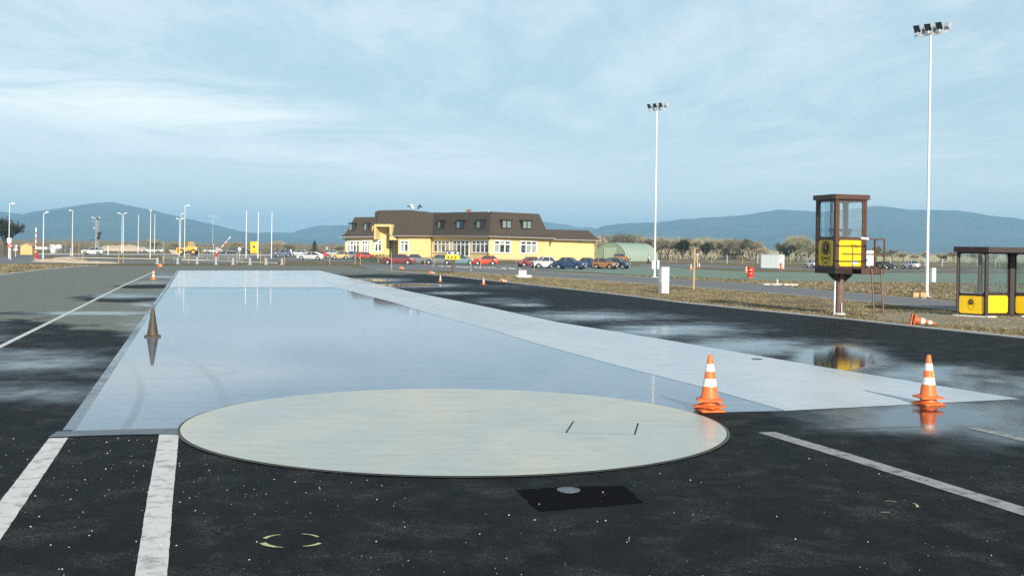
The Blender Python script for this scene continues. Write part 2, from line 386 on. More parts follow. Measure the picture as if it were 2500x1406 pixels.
kerbL = [G(0, 672), G(60, 664.5), G(120, 657.5), G(180, 652), G(240, 648.5)]
d = kerbL[0] - kerbL[2]; kerbL = [kerbL[0] + d * 3.2] + kerbL
kerbR = [G(918, 658), G(1000, 665), G(1100, 675), G(1190, 685), G(1300, 696.5), G(1430, 711), G(1540, 724), G(1650, 738), G(1820, 755.5), G(2050, 778.5), G(2220, 797), G(2500, 826.5)]
d = kerbR[-1] - kerbR[-4]; kerbR = kerbR + [kerbR[-1] + d * 1.5]
def interp(line, y):
    pts = sorted(line, key=lambda p: p[1])
    if y <= pts[0][1]: a, c = pts[0], pts[1]
    elif y >= pts[-1][1]: a, c = pts[-2], pts[-1]
    else:
        for a, c in zip(pts, pts[1:]):
            if a[1] <= y <= c[1]: break
    return a[0] + (c[0] - a[0]) * (y - a[1]) / (c[1] - a[1])
yl, yr = kerbL[-1][1], G(880, 650)[1]
def topx(v):
    """where a ground point falls in the photograph, for reading the wet map"""
    a, b_ = v[0] / v[1] * F, -HC / v[1] * F
    du = a * ct + b_ * st; dv = -a * st + b_ * ct
    return 1250 + du, YC - dv
wets = [  # x, y, half width, half height, wetness : the puddles measured off the photograph
    (310, 722, 130, 9, .62), (230, 765, 190, 5, .8), (360, 744, 60, 7, .6), (360, 690, 70, 5, .55), (400, 668, 30, 3, .5), (400, 676, 40, 4, .7),
    (70, 885, 300, 40, .52), (60, 960, 280, 28, .60), (330, 800, 60, 40, .45), (-150, 820, 200, 30, .6),
    (1000, 697, 120, 5, 1.0), (900, 684, 90, 5, .9), (1110, 716, 80, 4, .75), (1230, 735, 110, 9, .45), (1280, 745, 60, 5, .75),
    (1430, 773, 190, 15, .68), (1640, 808, 210, 20, .72), (1820, 848, 200, 26, .78), (2045, 876, 95, 30, 1.5), (2250, 915, 190, 26, .8), (2430, 950, 170, 34, .85),
    (2280, 1018, 300, 42, .9), (2480, 1060, 200, 38, .62), (2060, 1010, 160, 14, .5), (2266, 1025, 60, 36, 1.0), (1200, 700, 500, 8, .28), (1600, 775, 160, 8, .42),
]
def wetness(p):
    if p[1] < 5.5: return 0.0, 1.0
    x, y = topx(p); wv = 0.0
    for cx, cy, rx, ry, s_ in wets:
        e = ((x - cx) / rx) ** 2 + ((y - cy) / ry) ** 2
        if e < 6: wv = max(wv, s_ * math.exp(-e * .8))
    edge = 175 + (1055 - y) * .668       # the near pad's left edge
    if x < edge + 10:
        dm = min(1, max(0.0, (y - 745) / 60) * .75 + (.45 if y > 830 else 0))
        for cx, cy, rx, ry in ((310, 727, 150, 13), (100, 765, 160, 4), (60, 800, 200, 20), (230, 795, 60, 6), (370, 700, 110, 5)):
            e = ((x - cx) / rx) ** 2 + ((y - cy) / ry) ** 2
            dm = max(dm, 1.1 * math.exp(-e))
        if y < 1000 and x > 0: dm *= 1 - .75 * math.exp(-(((x - 330) / 180) ** 2 + ((y - 790) / 22) ** 2))
        dm = min(1, dm + max(0, (y - 980) / 60))
    else:
        dm = min(1.0, .15 + max(0, (y - 662) / 22))
        if y < 700: dm = min(dm, max(.1, (x - 760 + (y - 660) * 3) / 200)) if x > 780 else .1
    return wv, dm
NR, NCOL, y0 = 300, 190, -14.0
me = bpy.data.meshes.new('apron'); vs = []; cols = []
for r_ in range(NR + 1):
    g = ((1.022 ** r_) - 1) / (1.022 ** NR - 1)
    g = .35 * r_ / NR * .55 + (1 - .35 * .55) * g if r_ < NR else 1
    for c_ in range(NCOL + 1):
        u = c_ / NCOL; yf = yl + (yr - yl) * u
        y = y0 + (yf - y0) * g
        lx, rx = interp(kerbL, y), interp(kerbR, y)
        p = (lx + (rx - lx) * u, y, .008); vs.append(p); cols.append(wetness(p))
fs = [(r_ * (NCOL + 1) + c_, r_ * (NCOL + 1) + c_ + 1, (r_ + 1) * (NCOL + 1) + c_ + 1, (r_ + 1) * (NCOL + 1) + c_) for r_ in range(NR) for c_ in range(NCOL)]
me.from_pydata(vs, [], fs); me.materials.append(APRON)
ca = me.color_attributes.new('water', 'FLOAT_COLOR', 'POINT')
for i, (a, b_) in enumerate(cols): ca.data[i].color = (a, b_, 0, 1)
o = bpy.data.objects.new('asphalt_apron', me); C.objects.link(o); struct(o)

struct(strip('kerb_edge', kerbL, .18, M['concrete'], .0, .05))
struct(strip('kerb_edge', kerbR, .18, M['concrete'], .0, .05))

# other roads and fields
road2u = [(870, 646), (960, 647), (1060, 648.5), (1163, 655), (1300, 663), (1480, 671), (1598, 677.8), (1850, 695), (2036, 711.5), (2340, 738.5), (2640, 764)]
road2l = [(905, 657), (960, 658.5), (1060, 661.5), (1120, 664), (1192, 668), (1430, 682.5), (1610, 695), (1850, 712.8), (2061, 732), (2336, 757), (2640, 783)]
def ribbon(name, up, lo, m_, z):
    me = MB(); n = len(up); me.add([Vector((*G(*p).xy, z)) for p in up] + [Vector((*G(*p).xy, z)) for p in lo], [(i, i + 1, n + i + 1, n + i) for i in range(n - 1)])
    return struct(me.build(name, m_))
ribbon('side_road', road2u, road2l, ROAD, .012)
struct(strip('road_edge', [G(*p) for p in road2u[3:]], .12, M['concrete'], .0, .03)); struct(strip('road_edge', [G(*p) for p in road2l[3:]], .12, M['concrete'], .0, .03))
pxflat('parking_road', [(905, 650), (1163, 655), (1300, 661), (1390, 664), (1560, 661), (1700, 654), (1560, 650), (1380, 649), (1260, 646), (1150, 645.5), (930, 641)], ROAD, .016)
ribbon('green_field', [(1340, 653), (1480, 652), (1600, 651.5), (1700, 658), (1850, 664.5), (2100, 666), (2300, 667), (2640, 669)],
       [(1340, 660), (1480, 668), (1600, 674), (1700, 677), (1850, 684.5), (2100, 689), (2300, 691), (2640, 695)], GREEN, .020)
ribbon('far_road', [(1560, 645), (1700, 645.5), (1850, 653), (2100, 656.5), (2640, 660)], [(1560, 650), (1700, 653), (1850, 657.5), (2100, 661), (2640, 664)], ROAD, .012)
pxflat('car_park', [(-260, 626), (-260, 641), (60, 640), (250, 636), (400, 634.5), (660, 636), (760, 638), (925, 640.5), (960, 634), (880, 624), (700, 620), (350, 620), (90, 620.5)], ROAD, .012)
pxflat('access_road', [(-200, 640), (-200, 644.5), (250, 643.3), (430, 643), (660, 643), (690, 639.5), (430, 635.5), (120, 636.5)], ROAD, .016)
def grassflat(px, z=.022): return pxflat('grass_verge', px, GRASS, z)
grassflat([(110, 626), (430, 625), (620, 632), (640, 634), (420, 635), (120, 633)])
grassflat([(-100, 644.2), (200, 643.2), (690, 643.6), (640, 645.5), (230, 647.5), (-100, 660)])
grassflat([(690, 639), (930, 641), (945, 645.6), (690, 645.6)])
struct(strip('white_kerb', [G(95, 620.5), G(250, 621), G(420, 621.5), G(560, 622.5), G(665, 623.5)], .22, M['concrete'], 0, .10))
struct(strip('white_kerb', [G(155, 629.5), G(260, 631), G(384, 633)], .22, M['concrete'], 0, .10))
struct(strip('white_kerb', [G(445, 635), G(520, 636.5), G(600, 640), G(675, 643.2)], .22, M['concrete'], 0, .10))

# pads
pxflat('wet_pad', [(175, 1055), (250, 945), (372, 760), (412, 702), (820, 702), (950, 736), (1060, 769), (1200, 806), (1310, 840), (1500, 892), (1710, 945), (1915, 1004), (1760, 1007.5), (440, 1050.5)], PAD, .012)
pxflat('pale_strip', [(820, 702), (790, 690), (1000, 712), (1060, 724), (1180, 748), (1360, 787), (1600, 826), (2000, 895), (2490, 975), (1915, 1004), (1710, 945), (1500, 892), (1310, 840), (1200, 806), (1060, 769), (950, 736)], STRIP, .012)
pxflat('far_pad', [(412, 702), (438, 661), (780, 661), (880, 684), (1000, 712), (790, 690), (820, 702)], FARPAD, .016)
struct(strip('pad_joint', [G(410, 703), G(820, 703)], .22, M['concrete'], .019))
struct(strip('pad_joint', [G(820, 703), G(950, 736), G(1060, 769), G(1200, 806), G(1310, 840), G(1500, 892), G(1710, 945), G(1915, 1004)], .013, M['joint'], .0165))
struct(strip('pad_gutter', [G(168, 1052), G(244, 940), G(366, 760), G(408, 700), G(434, 661)], .16, wetpad_mat('gutter_wet', (.025, .035, .045), (.04, .05, .06), .08, .3), .014))
pxflat('drain_channel', [(118, 1070), (140, 1056), (300, 1051), (440, 1048), (440, 1062), (300, 1064)], mat('drain_steel', (.10, .115, .12), .4, .3, var=.4, scale=4, dirt=(.28, .28, .24), dscale=5), .020)

# turntable
cn, cf = G(1108, 1167), G(1108, 953); cc_ = (cn + cf) / 2; Rr = (cf - cn).length / 2
lw, rw_ = ray(441, 1050)[0], ray(1775, 1062)[0]
# centre and radius from the two side tangents and the near point
best = None
for i in range(-60, 61):
    for j in range(-40, 41):
        cx, rr = cc_.x + i * .02, Rr + j * .02
        cy = cn.y + math.sqrt(max(0, rr * rr - (cn.x - cx) ** 2))
        dl = abs(cx - lw * cy) / math.sqrt(1 + lw * lw) - rr; dr = abs(cx - rw_ * cy) / math.sqrt(1 + rw_ * rw_) - rr
        fy = cy + math.sqrt(max(0, rr * rr - (cf.x - cx) ** 2)) - cf.y
        e = dl * dl + dr * dr + fy * fy * .05
        if best is None or e < best[0]: best = (e, cx, cy, rr)
_, cx0, cy0, r0 = best
circ = lambda r_, n=128: [(cx0 + r_ * math.cos(2 * math.pi * i / n), cy0 + r_ * math.sin(2 * math.pi * i / n)) for i in range(n)]
def ring(name, ri, ro, m_, z):
    a, b_ = circ(ri), circ(ro); n = len(a); me = MB()
    me.add([(x, y, z) for x, y in a] + [(x, y, z) for x, y in b_], [(i, (i + 1) % n, n + (i + 1) % n, n + i) for i in range(n)]); return struct(me.build(name, m_))
flat('turntable_joint', circ(r0 + .011), M['joint'], .022)
flat('turntable', circ(r0), DISC, .028)
ring('turntable_rim', r0 + .011, r0 + .045, mat('rim_concrete', (.10, .10, .075), .7, var=.3, scale=4), .021)
hp = [(1382, 1061), (1400, 1033), (1558, 1038), (1549, 1066)]
struct(strip('hatch_joint', [G(*hp[0]), G(*hp[1])], .022, M['joint'], .032)); struct(strip('hatch_joint', [G(*hp[2]), G(*hp[3])], .022, M['joint'], .032))
struct(strip('hatch_joint', [G(*hp[0]), G(*hp[3])], .008, mat('thin_joint', (.16, .15, .11), .8), .032)); struct(strip('hatch_joint', [G(*hp[1]), G(*hp[2])], .006, bpy.data.materials['thin_joint'], .032))

# asphalt patch and manhole
pp = []
cr = [(1257, 1198), (1330, 1193), (1420, 1189), (1520, 1187), (1545, 1205), (1568, 1228), (1500, 1236), (1400, 1243), (1318, 1251), (1290, 1228)]
for i, p in enumerate(cr):
    a, c = G(*p), G(*cr[(i + 1) % len(cr)])
    for k in range(6):
        v = a.lerp(c, k / 6); pp.append((v.x + random.uniform(-.012, .012), v.y + random.uniform(-.015, .015)))
flat('asphalt_patch', pp, mat('fresh_bitumen', (.003, .003, .0035), .9, spec=.05, var=.4, scale=20), .013)
mh = G(1388, 1200); mr = .125
mho = MB().lathe([(mr, .014), (mr, .026), (mr - .015, .030), (mr - .025, .024), (.02, .024)], 40).build('manhole_cover', M['iron'], None, True)
mho.location = (mh.x, mh.y, 0); tag(mho, 'round grey iron manhole cover at the edge of the black bitumen patch', 'manhole cover')
mo = G(1848, 878); m2 = MB().lathe([(.13, .016), (.13, .022), (.11, .024), (.02, .022)], 24).build('drain_cover', mat('drain_dark', (.05, .055, .06), .5), None, True)
m2.location = (mo.x, mo.y, 0); tag(m2, 'small dark drain cover set in the pale wet concrete strip', 'drain cover')

# painted markings
def paint(px, m_, z, name='road_marking'):
    pts = []
    for i, p in enumerate(px):
        a, c = G(*p), G(*px[(i + 1) % len(px)]); L_ = (c - a).length; k_ = max(1, int(L_ / .12)) if L_ < 20 else 60
        for k in range(k_):
            v = a.lerp(c, k / k_); j = .003 if k else 0; pts.append((v.x + random.uniform(-j, j), v.y + random.uniform(-j, j)))
    return flat(name, pts, m_, z)
paint([(120, 1071), (167, 1070), (0, 1321), (-90, 1460), (-150, 1460), (0, 1226)], PAINT, .0125)
paint([(389, 1062), (437, 1062), (424, 1200), (408, 1406), (402, 1480), (318, 1480), (330, 1406), (360, 1215)], PAINT, .0125)
paint([(1850, 1057), (1893, 1056), (2100, 1117), (2500, 1240), (2700, 1302), (2700, 1328), (2500, 1261), (2080, 1127)], PAINTOLD, .0125)
paint([(2360, 1046), (2385, 1046), (2520, 1073), (2520, 1084)], PAINTOLD, .0125)
strip_o = struct(strip('road_marking', [G(-60, 879), G(0, 847), G(120, 788), G(230, 733), G(300, 698), G(380, 662)], .15, PAINT, .0125))
struct(strip('road_marking', [G(1780, 1058), G(1960, 1052), G(2260, 1042)], .02, M['joint'], .0128))
def arc(cx, cy, rx, ry, a0, a1, w0, w1, m_):
    o_, i_ = [], []
    for k in range(15):
        u = k / 14; a = R(a0 + (a1 - a0) * u); wv = w0 + (w1 - w0) * u + random.uniform(-.4, .4)
        o_.append(G(cx + (rx + wv) * math.cos(a), cy - (ry + wv * .45) * math.sin(a))); i_.append(G(cx + (rx - wv) * math.cos(a), cy - (ry - wv * .45) * math.sin(a)))
    flat('chalk_mark', o_ + i_[::-1], m_, .0135)
CH = mat('chalk_yellow', (.50, .50, .24), .8, var=.3, scale=9, dirt=(.15, .16, .08), dscale=16, damt=.7)
arc(700, 1323, 58, 16, 105, 158, .8, 5, CH); arc(700, 1323, 62, 16, 198, 262, 9, 1.2, CH)
arc(735, 1321, 48, 15, 88, 30, 1, 3.5, CH); arc(735, 1321, 52, 15, 275, 332, 1.2, 5, CH)
arc(2190, 1238, 50, 12, 350, 400, 4, 1, CH); arc(2170, 1240, 30, 15, 50, 110, 1, .5, CH); arc(2160, 1240, 35, 13, 250, 290, .5, 1.2, CH)
arc(1560, 1320, 25, 14, 150, 200, 1.0, .4, CH)

# pale grit on the near asphalt
me = MB(); random.seed(3)
def onwhite(p):
    x, y = topx(p); return math.hypot(p.x - cx0, p.y - cy0) < r0 + .1
for k in range(380):
    if k < 230: x, y = random.uniform(-40, 1000), 1072 + abs(random.gauss(0, 110))
    else: x, y = random.uniform(0, 2500), random.uniform(1100, 1420)
    p = G(x, y)
    if onwhite(p) or y < 1071: continue
    s_ = random.choice((.0025, .003, .0035, .0045, .0075)) * random.uniform(.7, 1.1)
    me.ball((p.x, p.y, .012 + s_ * .5), s_, (1, 1, .7), 5, 4, .3)
tag(me.build('loose_grit', mat('grit_white', (.62, .60, .52), .8)), kind='stuff')

# ------------------------------------------------------------------ hills
left = [(-900, 560), (-700, 548), (-500, 535), (-300, 528), (-120, 522), (0, 517), (25, 520), (50, 527), (75, 531), (92, 530), (110, 519), (130, 512), (170, 506), (215, 499), (245, 495), (267, 493), (300, 500), (340, 507), (380, 518), (430, 530), (480, 541), (520, 553), (560, 562), (600, 567), (650, 571), (700, 577), (800, 590), (900, 600)]
mid = [(420, 592), (520, 580), (600, 570), (660, 567), (720, 568), (750, 558), (780, 551), (820, 550), (870, 550), (960, 546), (1100, 540), (1200, 538), (1330, 542), (1375, 548), (1410, 555), (1440, 555), (1470, 562), (1520, 575), (1600, 590), (1700, 604)]
right = [(1330, 596), (1400, 575), (1440, 563), (1480, 551), (1530, 545), (1600, 543), (1680, 534), (1800, 527), (1880, 516), (1900, 511), (1950, 514), (2000, 518), (2060, 512), (2120, 505), (2150, 503), (2220, 512), (2330, 514), (2370, 519), (2430, 536), (2500, 551), (2600, 560), (2800, 556), (3000, 566), (3200, 570), (3500, 590)]
def hill(prof, D, depth, seed):
    n = 220; rows = 14; vs, fs = [], []
    x0, x1 = prof[0][0], prof[-1][0]
    def yat(x):
        for a, c in zip(prof, prof[1:]):
            if a[0] <= x <= c[0]:
                u = (x - a[0]) / (c[0] - a[0]); u = u * u * (3 - 2 * u) * .5 + u * .5
                return a[1] + (c[1] - a[1]) * u
        return prof[-1][1]
    for j in range(rows + 6):
        for i in range(n + 1):
            x = x0 + (x1 - x0) * i / n; top = P(x, yat(x), D); H = max(3, top.z)
            if j <= rows:
                u = j / rows; yy = D - depth * (1 - u)
                prof_ = (u ** 1.35 * .35 + .65 * (u * u * (3 - 2 * u)))
                nn = noise.fractal(Vector((top.x / 520 + seed, yy / 520, 0)), 1, 2, 6) * H * .20 * math.sin(math.pi * min(1, u)) + noise.fractal(Vector((top.x / 60, yy / 60, seed)), 1, 2, 4) * 3.0 * u
                z = H * prof_ + nn
            else:
                u = (j - rows) / 6; yy = D + depth * u * .8; z = H * (1 - u * u)
            vs.append((top.x, yy, z if j else -2))
    w_ = n + 1
    fs = [(j * w_ + i, j * w_ + i + 1, (j + 1) * w_ + i + 1, (j + 1) * w_ + i) for j in range(rows + 5) for i in range(n)]
    me = MB().add(vs, fs); o = me.build('hills', hm, None, True); return struct(o)
hill(left, 5600, 1500, 1.3); hill(mid, 6900, 1500, 4.1); hill(right, 5900, 1700, 8.2)

#@@OBJECTS
# ------------------------------------------------------------------ grass tufts on the verges
def inpoly(x, y, pts):
    c_ = False; n = len(pts)
    for i in range(n):
        x1, y1, x2, y2 = pts[i][0], pts[i][1], pts[i - 1][0], pts[i - 1][1]
        if (y1 > y) != (y2 > y) and x < (x2 - x1) * (y - y1) / (y2 - y1) + x1: c_ = not c_
    return c_
def tufts(name, px, count, m_, hmin, hmax, seed):
    random.seed(seed); pts = [G(*p) for p in px]; me = MB()
    xs = [p.x for p in pts]; ys = [p.y for p in pts]; tries = 0; k = 0
    while k < count and tries < count * 30:
        tries += 1
        y = min(ys) + (max(ys) - min(ys)) * random.random() ** 1.6; x = random.uniform(min(xs), max(xs))
        if not inpoly(x, y, pts): continue
        if noise.noise(Vector((x * .35, y * .35, seed))) < random.uniform(-.5, .35): continue
        k += 1; sc = 1 + (y - 40) / 90
        for b_ in range(5):
            a = random.uniform(0, 6.28); h = random.uniform(hmin, hmax); wd = .012 * sc
            bx, by = x + random.uniform(-.06, .06) * sc, y + random.uniform(-.06, .06) * sc
            dx, dy = math.cos(a), math.sin(a); le = random.uniform(.1, .9) * h
            me.add([(bx - dy * wd, by + dx * wd, 0), (bx + dy * wd, by - dx * wd, 0), (bx + dx * le, by + dy * le, h)], [(0, 1, 2)])
    tag(me.build(name, m_), kind='stuff')
def gmat(n, a, b_):
    m_ = bpy.data.materials.new(n); m_.use_nodes = True; q = NT(m_.node_tree)
    b = q.n('ShaderNodeBsdfPrincipled'); q.l(b.outputs[0], q.n('ShaderNodeOutputMaterial').inputs[0])
    oc = q.n('ShaderNodeTexCoord').outputs['Object']
    q.l(q.mix(q.ss(q.noise(oc, .5, 6, .7), .4, .6), a, b_), b.inputs['Base Color']); b.inputs['Roughness'].default_value = .9; return m_
g1, g2 = gmat('straw_blades', (.34, .27, .15), (.21, .175, .09)), gmat('green_blades', (.155, .15, .065), (.26, .21, .11))
VERGE = [(940, 662), (1120, 664.5), (1192, 668), (1430, 683), (1610, 695.5), (1850, 713.5), (2061, 733), (2336, 758), (2640, 786), (2640, 836), (2500, 824), (2220, 796), (2050, 778), (1820, 755), (1650, 737), (1430, 710.5), (1190, 684.5), (1000, 664.5)]
tufts('verge_grass', VERGE, 7500, g1, .03, .085, 11)
tufts('verge_grass', VERGE, 3500, g2, .02, .07, 12)
tufts('verge_grass', [(1340, 669), (1598, 676), (1850, 694), (2036, 710), (2340, 737), (2640, 762), (2640, 697), (2300, 692), (1850, 686), (1600, 675)], 4500, g1, .06, .2, 13)
tufts('verge_grass', [(-300, 700), (-300, 648), (100, 646), (225, 648), (180, 651.5), (120, 656.5), (60, 663.5), (0, 671)], 2600, g1, .06, .18, 14)
random.seed(21)
# clods and rubble on the rough verges
def rubble(px, count, smin, smax, m_, name='verge_rubble'):
    pts = [G(*p) for p in px]; xs = [p.x for p in pts]; ys = [p.y for p in pts]; me = MB(); k = 0
    while k < count:
        x, y = random.uniform(min(xs), max(xs)), random.uniform(min(ys), max(ys))
        if not inpoly(x, y, pts): continue
        k += 1; s_ = random.uniform(smin, smax); me.ball((x, y, s_ * .3), s_, (1, 1, .6), 6, 4, .35)
    tag(me.build(name, m_), kind='stuff')
earth = mat('earth_clods', (.14, .10, .06), .95, var=.5)
rubble([(1850, 688), (2600, 697), (2600, 760), (2340, 737), (2036, 710), (1850, 694)], 700, .03, .13, earth)
rubble([(1850, 688), (2600, 697), (2600, 760), (2340, 737), (2036, 710), (1850, 694)], 160, .03, .10, mat('pale_stones', (.45, .42, .35), .9))
rubble([(1030, 649), (1250, 655), (1280, 659), (1100, 653)], 90, .04, .16, bpy.data.materials['pale_stones'])

# ------------------------------------------------------------------ sand and earth heaps
def heap(px, ybase, H, W, D_, m_, label, cat, sd, D=None):
    c = G(px, ybase) if D is None else Vector((ray(px, ybase)[0] * D, D, 0)); n = 26; vs = []
    for j in range(n + 1):
        for i in range(n + 1):
            u, v = i / n * 2 - 1, j / n * 2 - 1
            e = max(0, 1 - (abs(u) ** 2.6 + abs(v) ** 2.6)); z = H * e ** .6 * (1 + .5 * noise.fractal(Vector((u * 3 + sd, v * 3, sd)), 1, 2, 4)) - .05
            vs.append((u * W / 2, v * D_ / 2, z))
    o = MB().add(vs, [(j * (n + 1) + i, j * (n + 1) + i + 1, (j + 1) * (n + 1) + i + 1, (j + 1) * (n + 1) + i) for j in range(n) for i in range(n)]).build(cat.replace(' ', '_'), m_, None, True)
    o.location = (c.x, c.y, .01); tag(o, label, cat); return o
heap(300, 613, 1.5, 15, 8, M['sand'], 'long low sand coloured earth mound behind the parked white hatchback', 'earth mound', 1.1)
heap(150, 640, .45, 7, 4, M['sand'], 'flat pale sand heap beside the leftmost barrier', 'sand heap', 2.2)
heap(228, 643, .28, 6.5, 2.5, M['sand'], 'thin pale sand spill at the far edge of the asphalt', 'sand heap', 3.3)
heap(1960, 742, .12, 3, 2.2, M['bark'] if False else earth, 'low dark earth bump on the verge left of the control tower', 'earth bump', 4.4)

# ------------------------------------------------------------------ traffic cones
def cone_parts(par, old=False, H=.75):
    k = H / .75; main = M['cone_old'] if old is True else M['cone_dirty'] if old else M['cone']
    prof = [(.150, .035), (.143, .06), (.035, .74), (.028, .75), (.02, .745)]
    rad = lambda z: (.143 + (z - .06) / .68 * (.035 - .143)) * k
    MB().lathe([(r_ * k, z * k) for r_, z in prof], 32).build('cone_body', main, par, True)
    bs = MB(); n = 8; pts = []
    for i in range(4):
        a = R(45 + 90 * i)
        for da, rr in ((-9, .255), (0, .275), (9, .255)):
            pts.append((rr * k * math.cos(a + R(da)), rr * k * math.sin(a + R(da))))
        pts.append((.195 * k * math.cos(a + R(45)), .195 * k * math.sin(a + R(45))))
    m_ = len(pts); out = [(x, y, .012 * k) for x, y in pts]; o2 = [(x, y, .040 * k) for x, y in pts]; inn = [(x * .62, y * .62, .062 * k) for x, y in pts]
    bs.add(out + o2 + inn, [tuple(range(m_))[::-1], tuple(range(2 * m_, 3 * m_))] + [(j * m_ + i, j * m_ + (i + 1) % m_, (j + 1) * m_ + (i + 1) % m_, (j + 1) * m_ + i) for j in range(2) for i in range(m_)])
    bs.build('cone_base', main, par)
    if old is not True:
        for z0, z1 in ((.245, .37), (.485, .605)):
            z0, z1 = z0 * k, z1 * k
            MB().lathe([(rad(z0 / k) + .0035, z0), (rad(z1 / k) + .0035, z1)], 32, cap=False).build('reflective_band', M['cone_white'], par, True)
def cone(px, py, label, rz=0, old=False, H=.75, group='traffic cones on the test track', z=0.0, tilt=None):
    p = G(px, py); o = thing('traffic_cone', label, 'traffic cone', (p.x, p.y, z), rz, group); cone_parts(o, old, H)
    return o
c1 = G(1732, 1006)
for z, lb, rz in ((.012, 'lowest orange cone of the stack, bent flat base, on the turntable edge', .2), (.075, 'middle orange cone squashed between two others by the turntable edge', .75), (.175, 'clean topmost orange and white cone of the stack by the turntable edge', -.1)):
    o = thing('traffic_cone', lb, 'traffic cone', (c1.x, c1.y, z), rz, 'traffic cones on the test track'); cone_parts(o)
c2 = G(2266, 988)
for z, lb, rz in ((.0, 'bottom orange cone standing in the puddle with another cone stacked on it', .35), (.11, 'orange and white cone with a yellow smear stacked over the puddle', .1)):
    o = thing('traffic_cone', lb, 'traffic cone', (c2.x, c2.y, z), rz, 'traffic cones on the test track'); cone_parts(o)
    if z: # yellow smear on the upper side
        MB().lathe([(.098, .385), (.0865, .47)], 32, cap=False)
        sm = MB(); rr0, rr1 = .0925, .076
        vs = []; 
        for zz in (.385, .43, .475):
            rr = (.143 + (zz - .06) / .68 * (.035 - .143)) + .005
            for a in (-70, -50, -30, -10): vs.append((rr * math.cos(R(a + random.uniform(-4, 4))), rr * math.sin(R(a)), zz + random.uniform(-.006, .006)))
        sm.add(vs, [(j * 4 + i, j * 4 + i + 1, (j + 1) * 4 + i + 1, (j + 1) * 4 + i) for j in range(2) for i in range(3)])
        sm.build('yellow_smear', mat('yellow_smear', (.55, .42, .10), .6, dirt=(.4, .2, .05)), o)
cone(372.5, 823, 'dark weathered orange cone without bands on the wet pad', .3, True, .80)
cone(374.5, 683.5, 'small upright orange and white cone by the long white line on the left', .4, H=.70)
cone(1075, 688, 'small upright cone on the far asphalt edge, left of its twin', .1, H=.52)
cone(1180.5, 695, 'small upright cone on the far asphalt edge, nearest below the white block', .5, H=.52)
cone(1687, 658.5, 'tiny red and white cone on the far road, left of the round sign', .1, H=.85, group='far red and white cones')
cone(1707, 653.5, 'tiny red and white cone just right of the round sign post', .1, H=.8, group='far red and white cones')
def fallen(px, py, ang, label, H=.6, group='cones lying on their side'):
    p = G(px, py); o = thing('traffic_cone', label, 'traffic cone', (p.x, p.y, .17 * H / .6), 0, group); cone_parts(o, 2 if H > .8 else False, H)
    o.rotation_euler = (R(80), 0, R(ang)) if False else (0, 0, 0)
    d = Vector((math.cos(R(ang)), math.sin(R(ang)), -.16)).normalized()
    o.rotation_mode = 'QUATERNION'; o.rotation_quaternion = d.to_track_quat('Z', 'Y')
    return o
big = fallen(2229, 796, -12, 'large dirty orange cone lying on its side on the verge kerb', .81); big.location.z = .23
b2 = fallen(2222, 795.5, -12, 'second dirty cone nested inside the large fallen cone', .80); b2.location.z = .23
fallen(391, 654, -60, 'fallen orange cone on the far asphalt beyond the white line', .75)
fallen(978, 658, -40, 'fallen orange cone at the tip of the grass verge', .62)
fallen(1050, 669, -20, 'fallen orange cone on the grass verge left of the brown signpost', .55)
fallen(1222, 689, -10, 'fallen orange cone in the grass below the white block', .55)

# ------------------------------------------------------------------ poles, lamps, masts
def flood_mast(px, py, label, ytop, dia):
    p = G(px, py); D = p.y; H = HC + ray(px, ytop)[1] * D
    t_ = thing('floodlight_mast', label, 'floodlight mast', p, 0, 'tall floodlight masts')
    MB().lathe([(dia * .5, 0), (dia * .48, 1.5), (dia * .33, H)], 20).build('pole', M['galv'], t_, True)
    MB().box((0, 0, .02), (.6, .6, .04)).cyl((0, 0, .03), (0, 0, .2), dia * .62).build('foot_plate', M['galv'], t_)
    hd = Vector((1.30, -1.45, 0)).normalized(); L_ = 2.0; ang = math.atan2(hd.y, hd.x)
    MB().box((0, 0, H + .05), (L_, .09, .14), ang).box((0, 0, H + .12), (.3, .3, .04), ang).build('crossbar', M['galv'], t_)
    nrm = Vector((-hd.y, hd.x, 0)); 
    for s_, nm in ((-1, 'front'), (1, 'back')):
        for i in (-1, 0, 1):
            c = hd * (i * .70 - (.05 if s_ < 0 else -.25)) + Vector((0, 0, H + .46)) + nrm * s_ * .16
            out = nrm * s_; tilt = Matrix.Rotation(ang + (math.pi if s_ < 0 else 0), 3, 'Z') @ Matrix.Rotation(R(-28), 3, 'X')
            # local y is outwards
            hb_ = MB(); prof = [(-.26, -.30), (.26, .30)]
            f4 = [Vector((x * .27, .16, z * .32)) for x, z in ((-1, -1), (1, -1), (1, 1), (-1, 1))]; b4 = [Vector((x * .17, -.14, z * .19)) for x, z in ((-1, -1), (1, -1), (1, 1), (-1, 1))]
            hb_.add([tilt @ (v * .74) + c for v in f4 + b4], [(0, 1, 5, 4), (1, 2, 6, 5), (2, 3, 7, 6), (3, 0, 4, 7), (4, 5, 6, 7)])
            lamp = hb_.build('floodlight', M['signgrey'], t_)
            g_ = MB().add([tilt @ (v * .725 + Vector((0, -.01, 0))) + c for v in f4], [(0, 1, 2, 3)]); g_.build('lamp_glass', mat('flood_reflector', (.05, .065, .06), .25, .3, var=.8, scale=9) if 'flood_reflector' not in bpy.data.materials else bpy.data.materials['flood_reflector'], lamp)
            br = MB().box(c - Vector((0, 0, .28)) - out * .02, (.40, .05, .05), ang).box((c.x, c.y, H + .16), (.05, .05, .2), ang); br.build('bracket', M['galv'], t_)
    return t_
flood_mast(2262.8, 725.5, 'tallest nearest floodlight mast, standing left of the yellow shelter', 86, .19)
flood_mast(1598, 677, 'floodlight mast in the middle distance beside the green hangar', 270, .20)

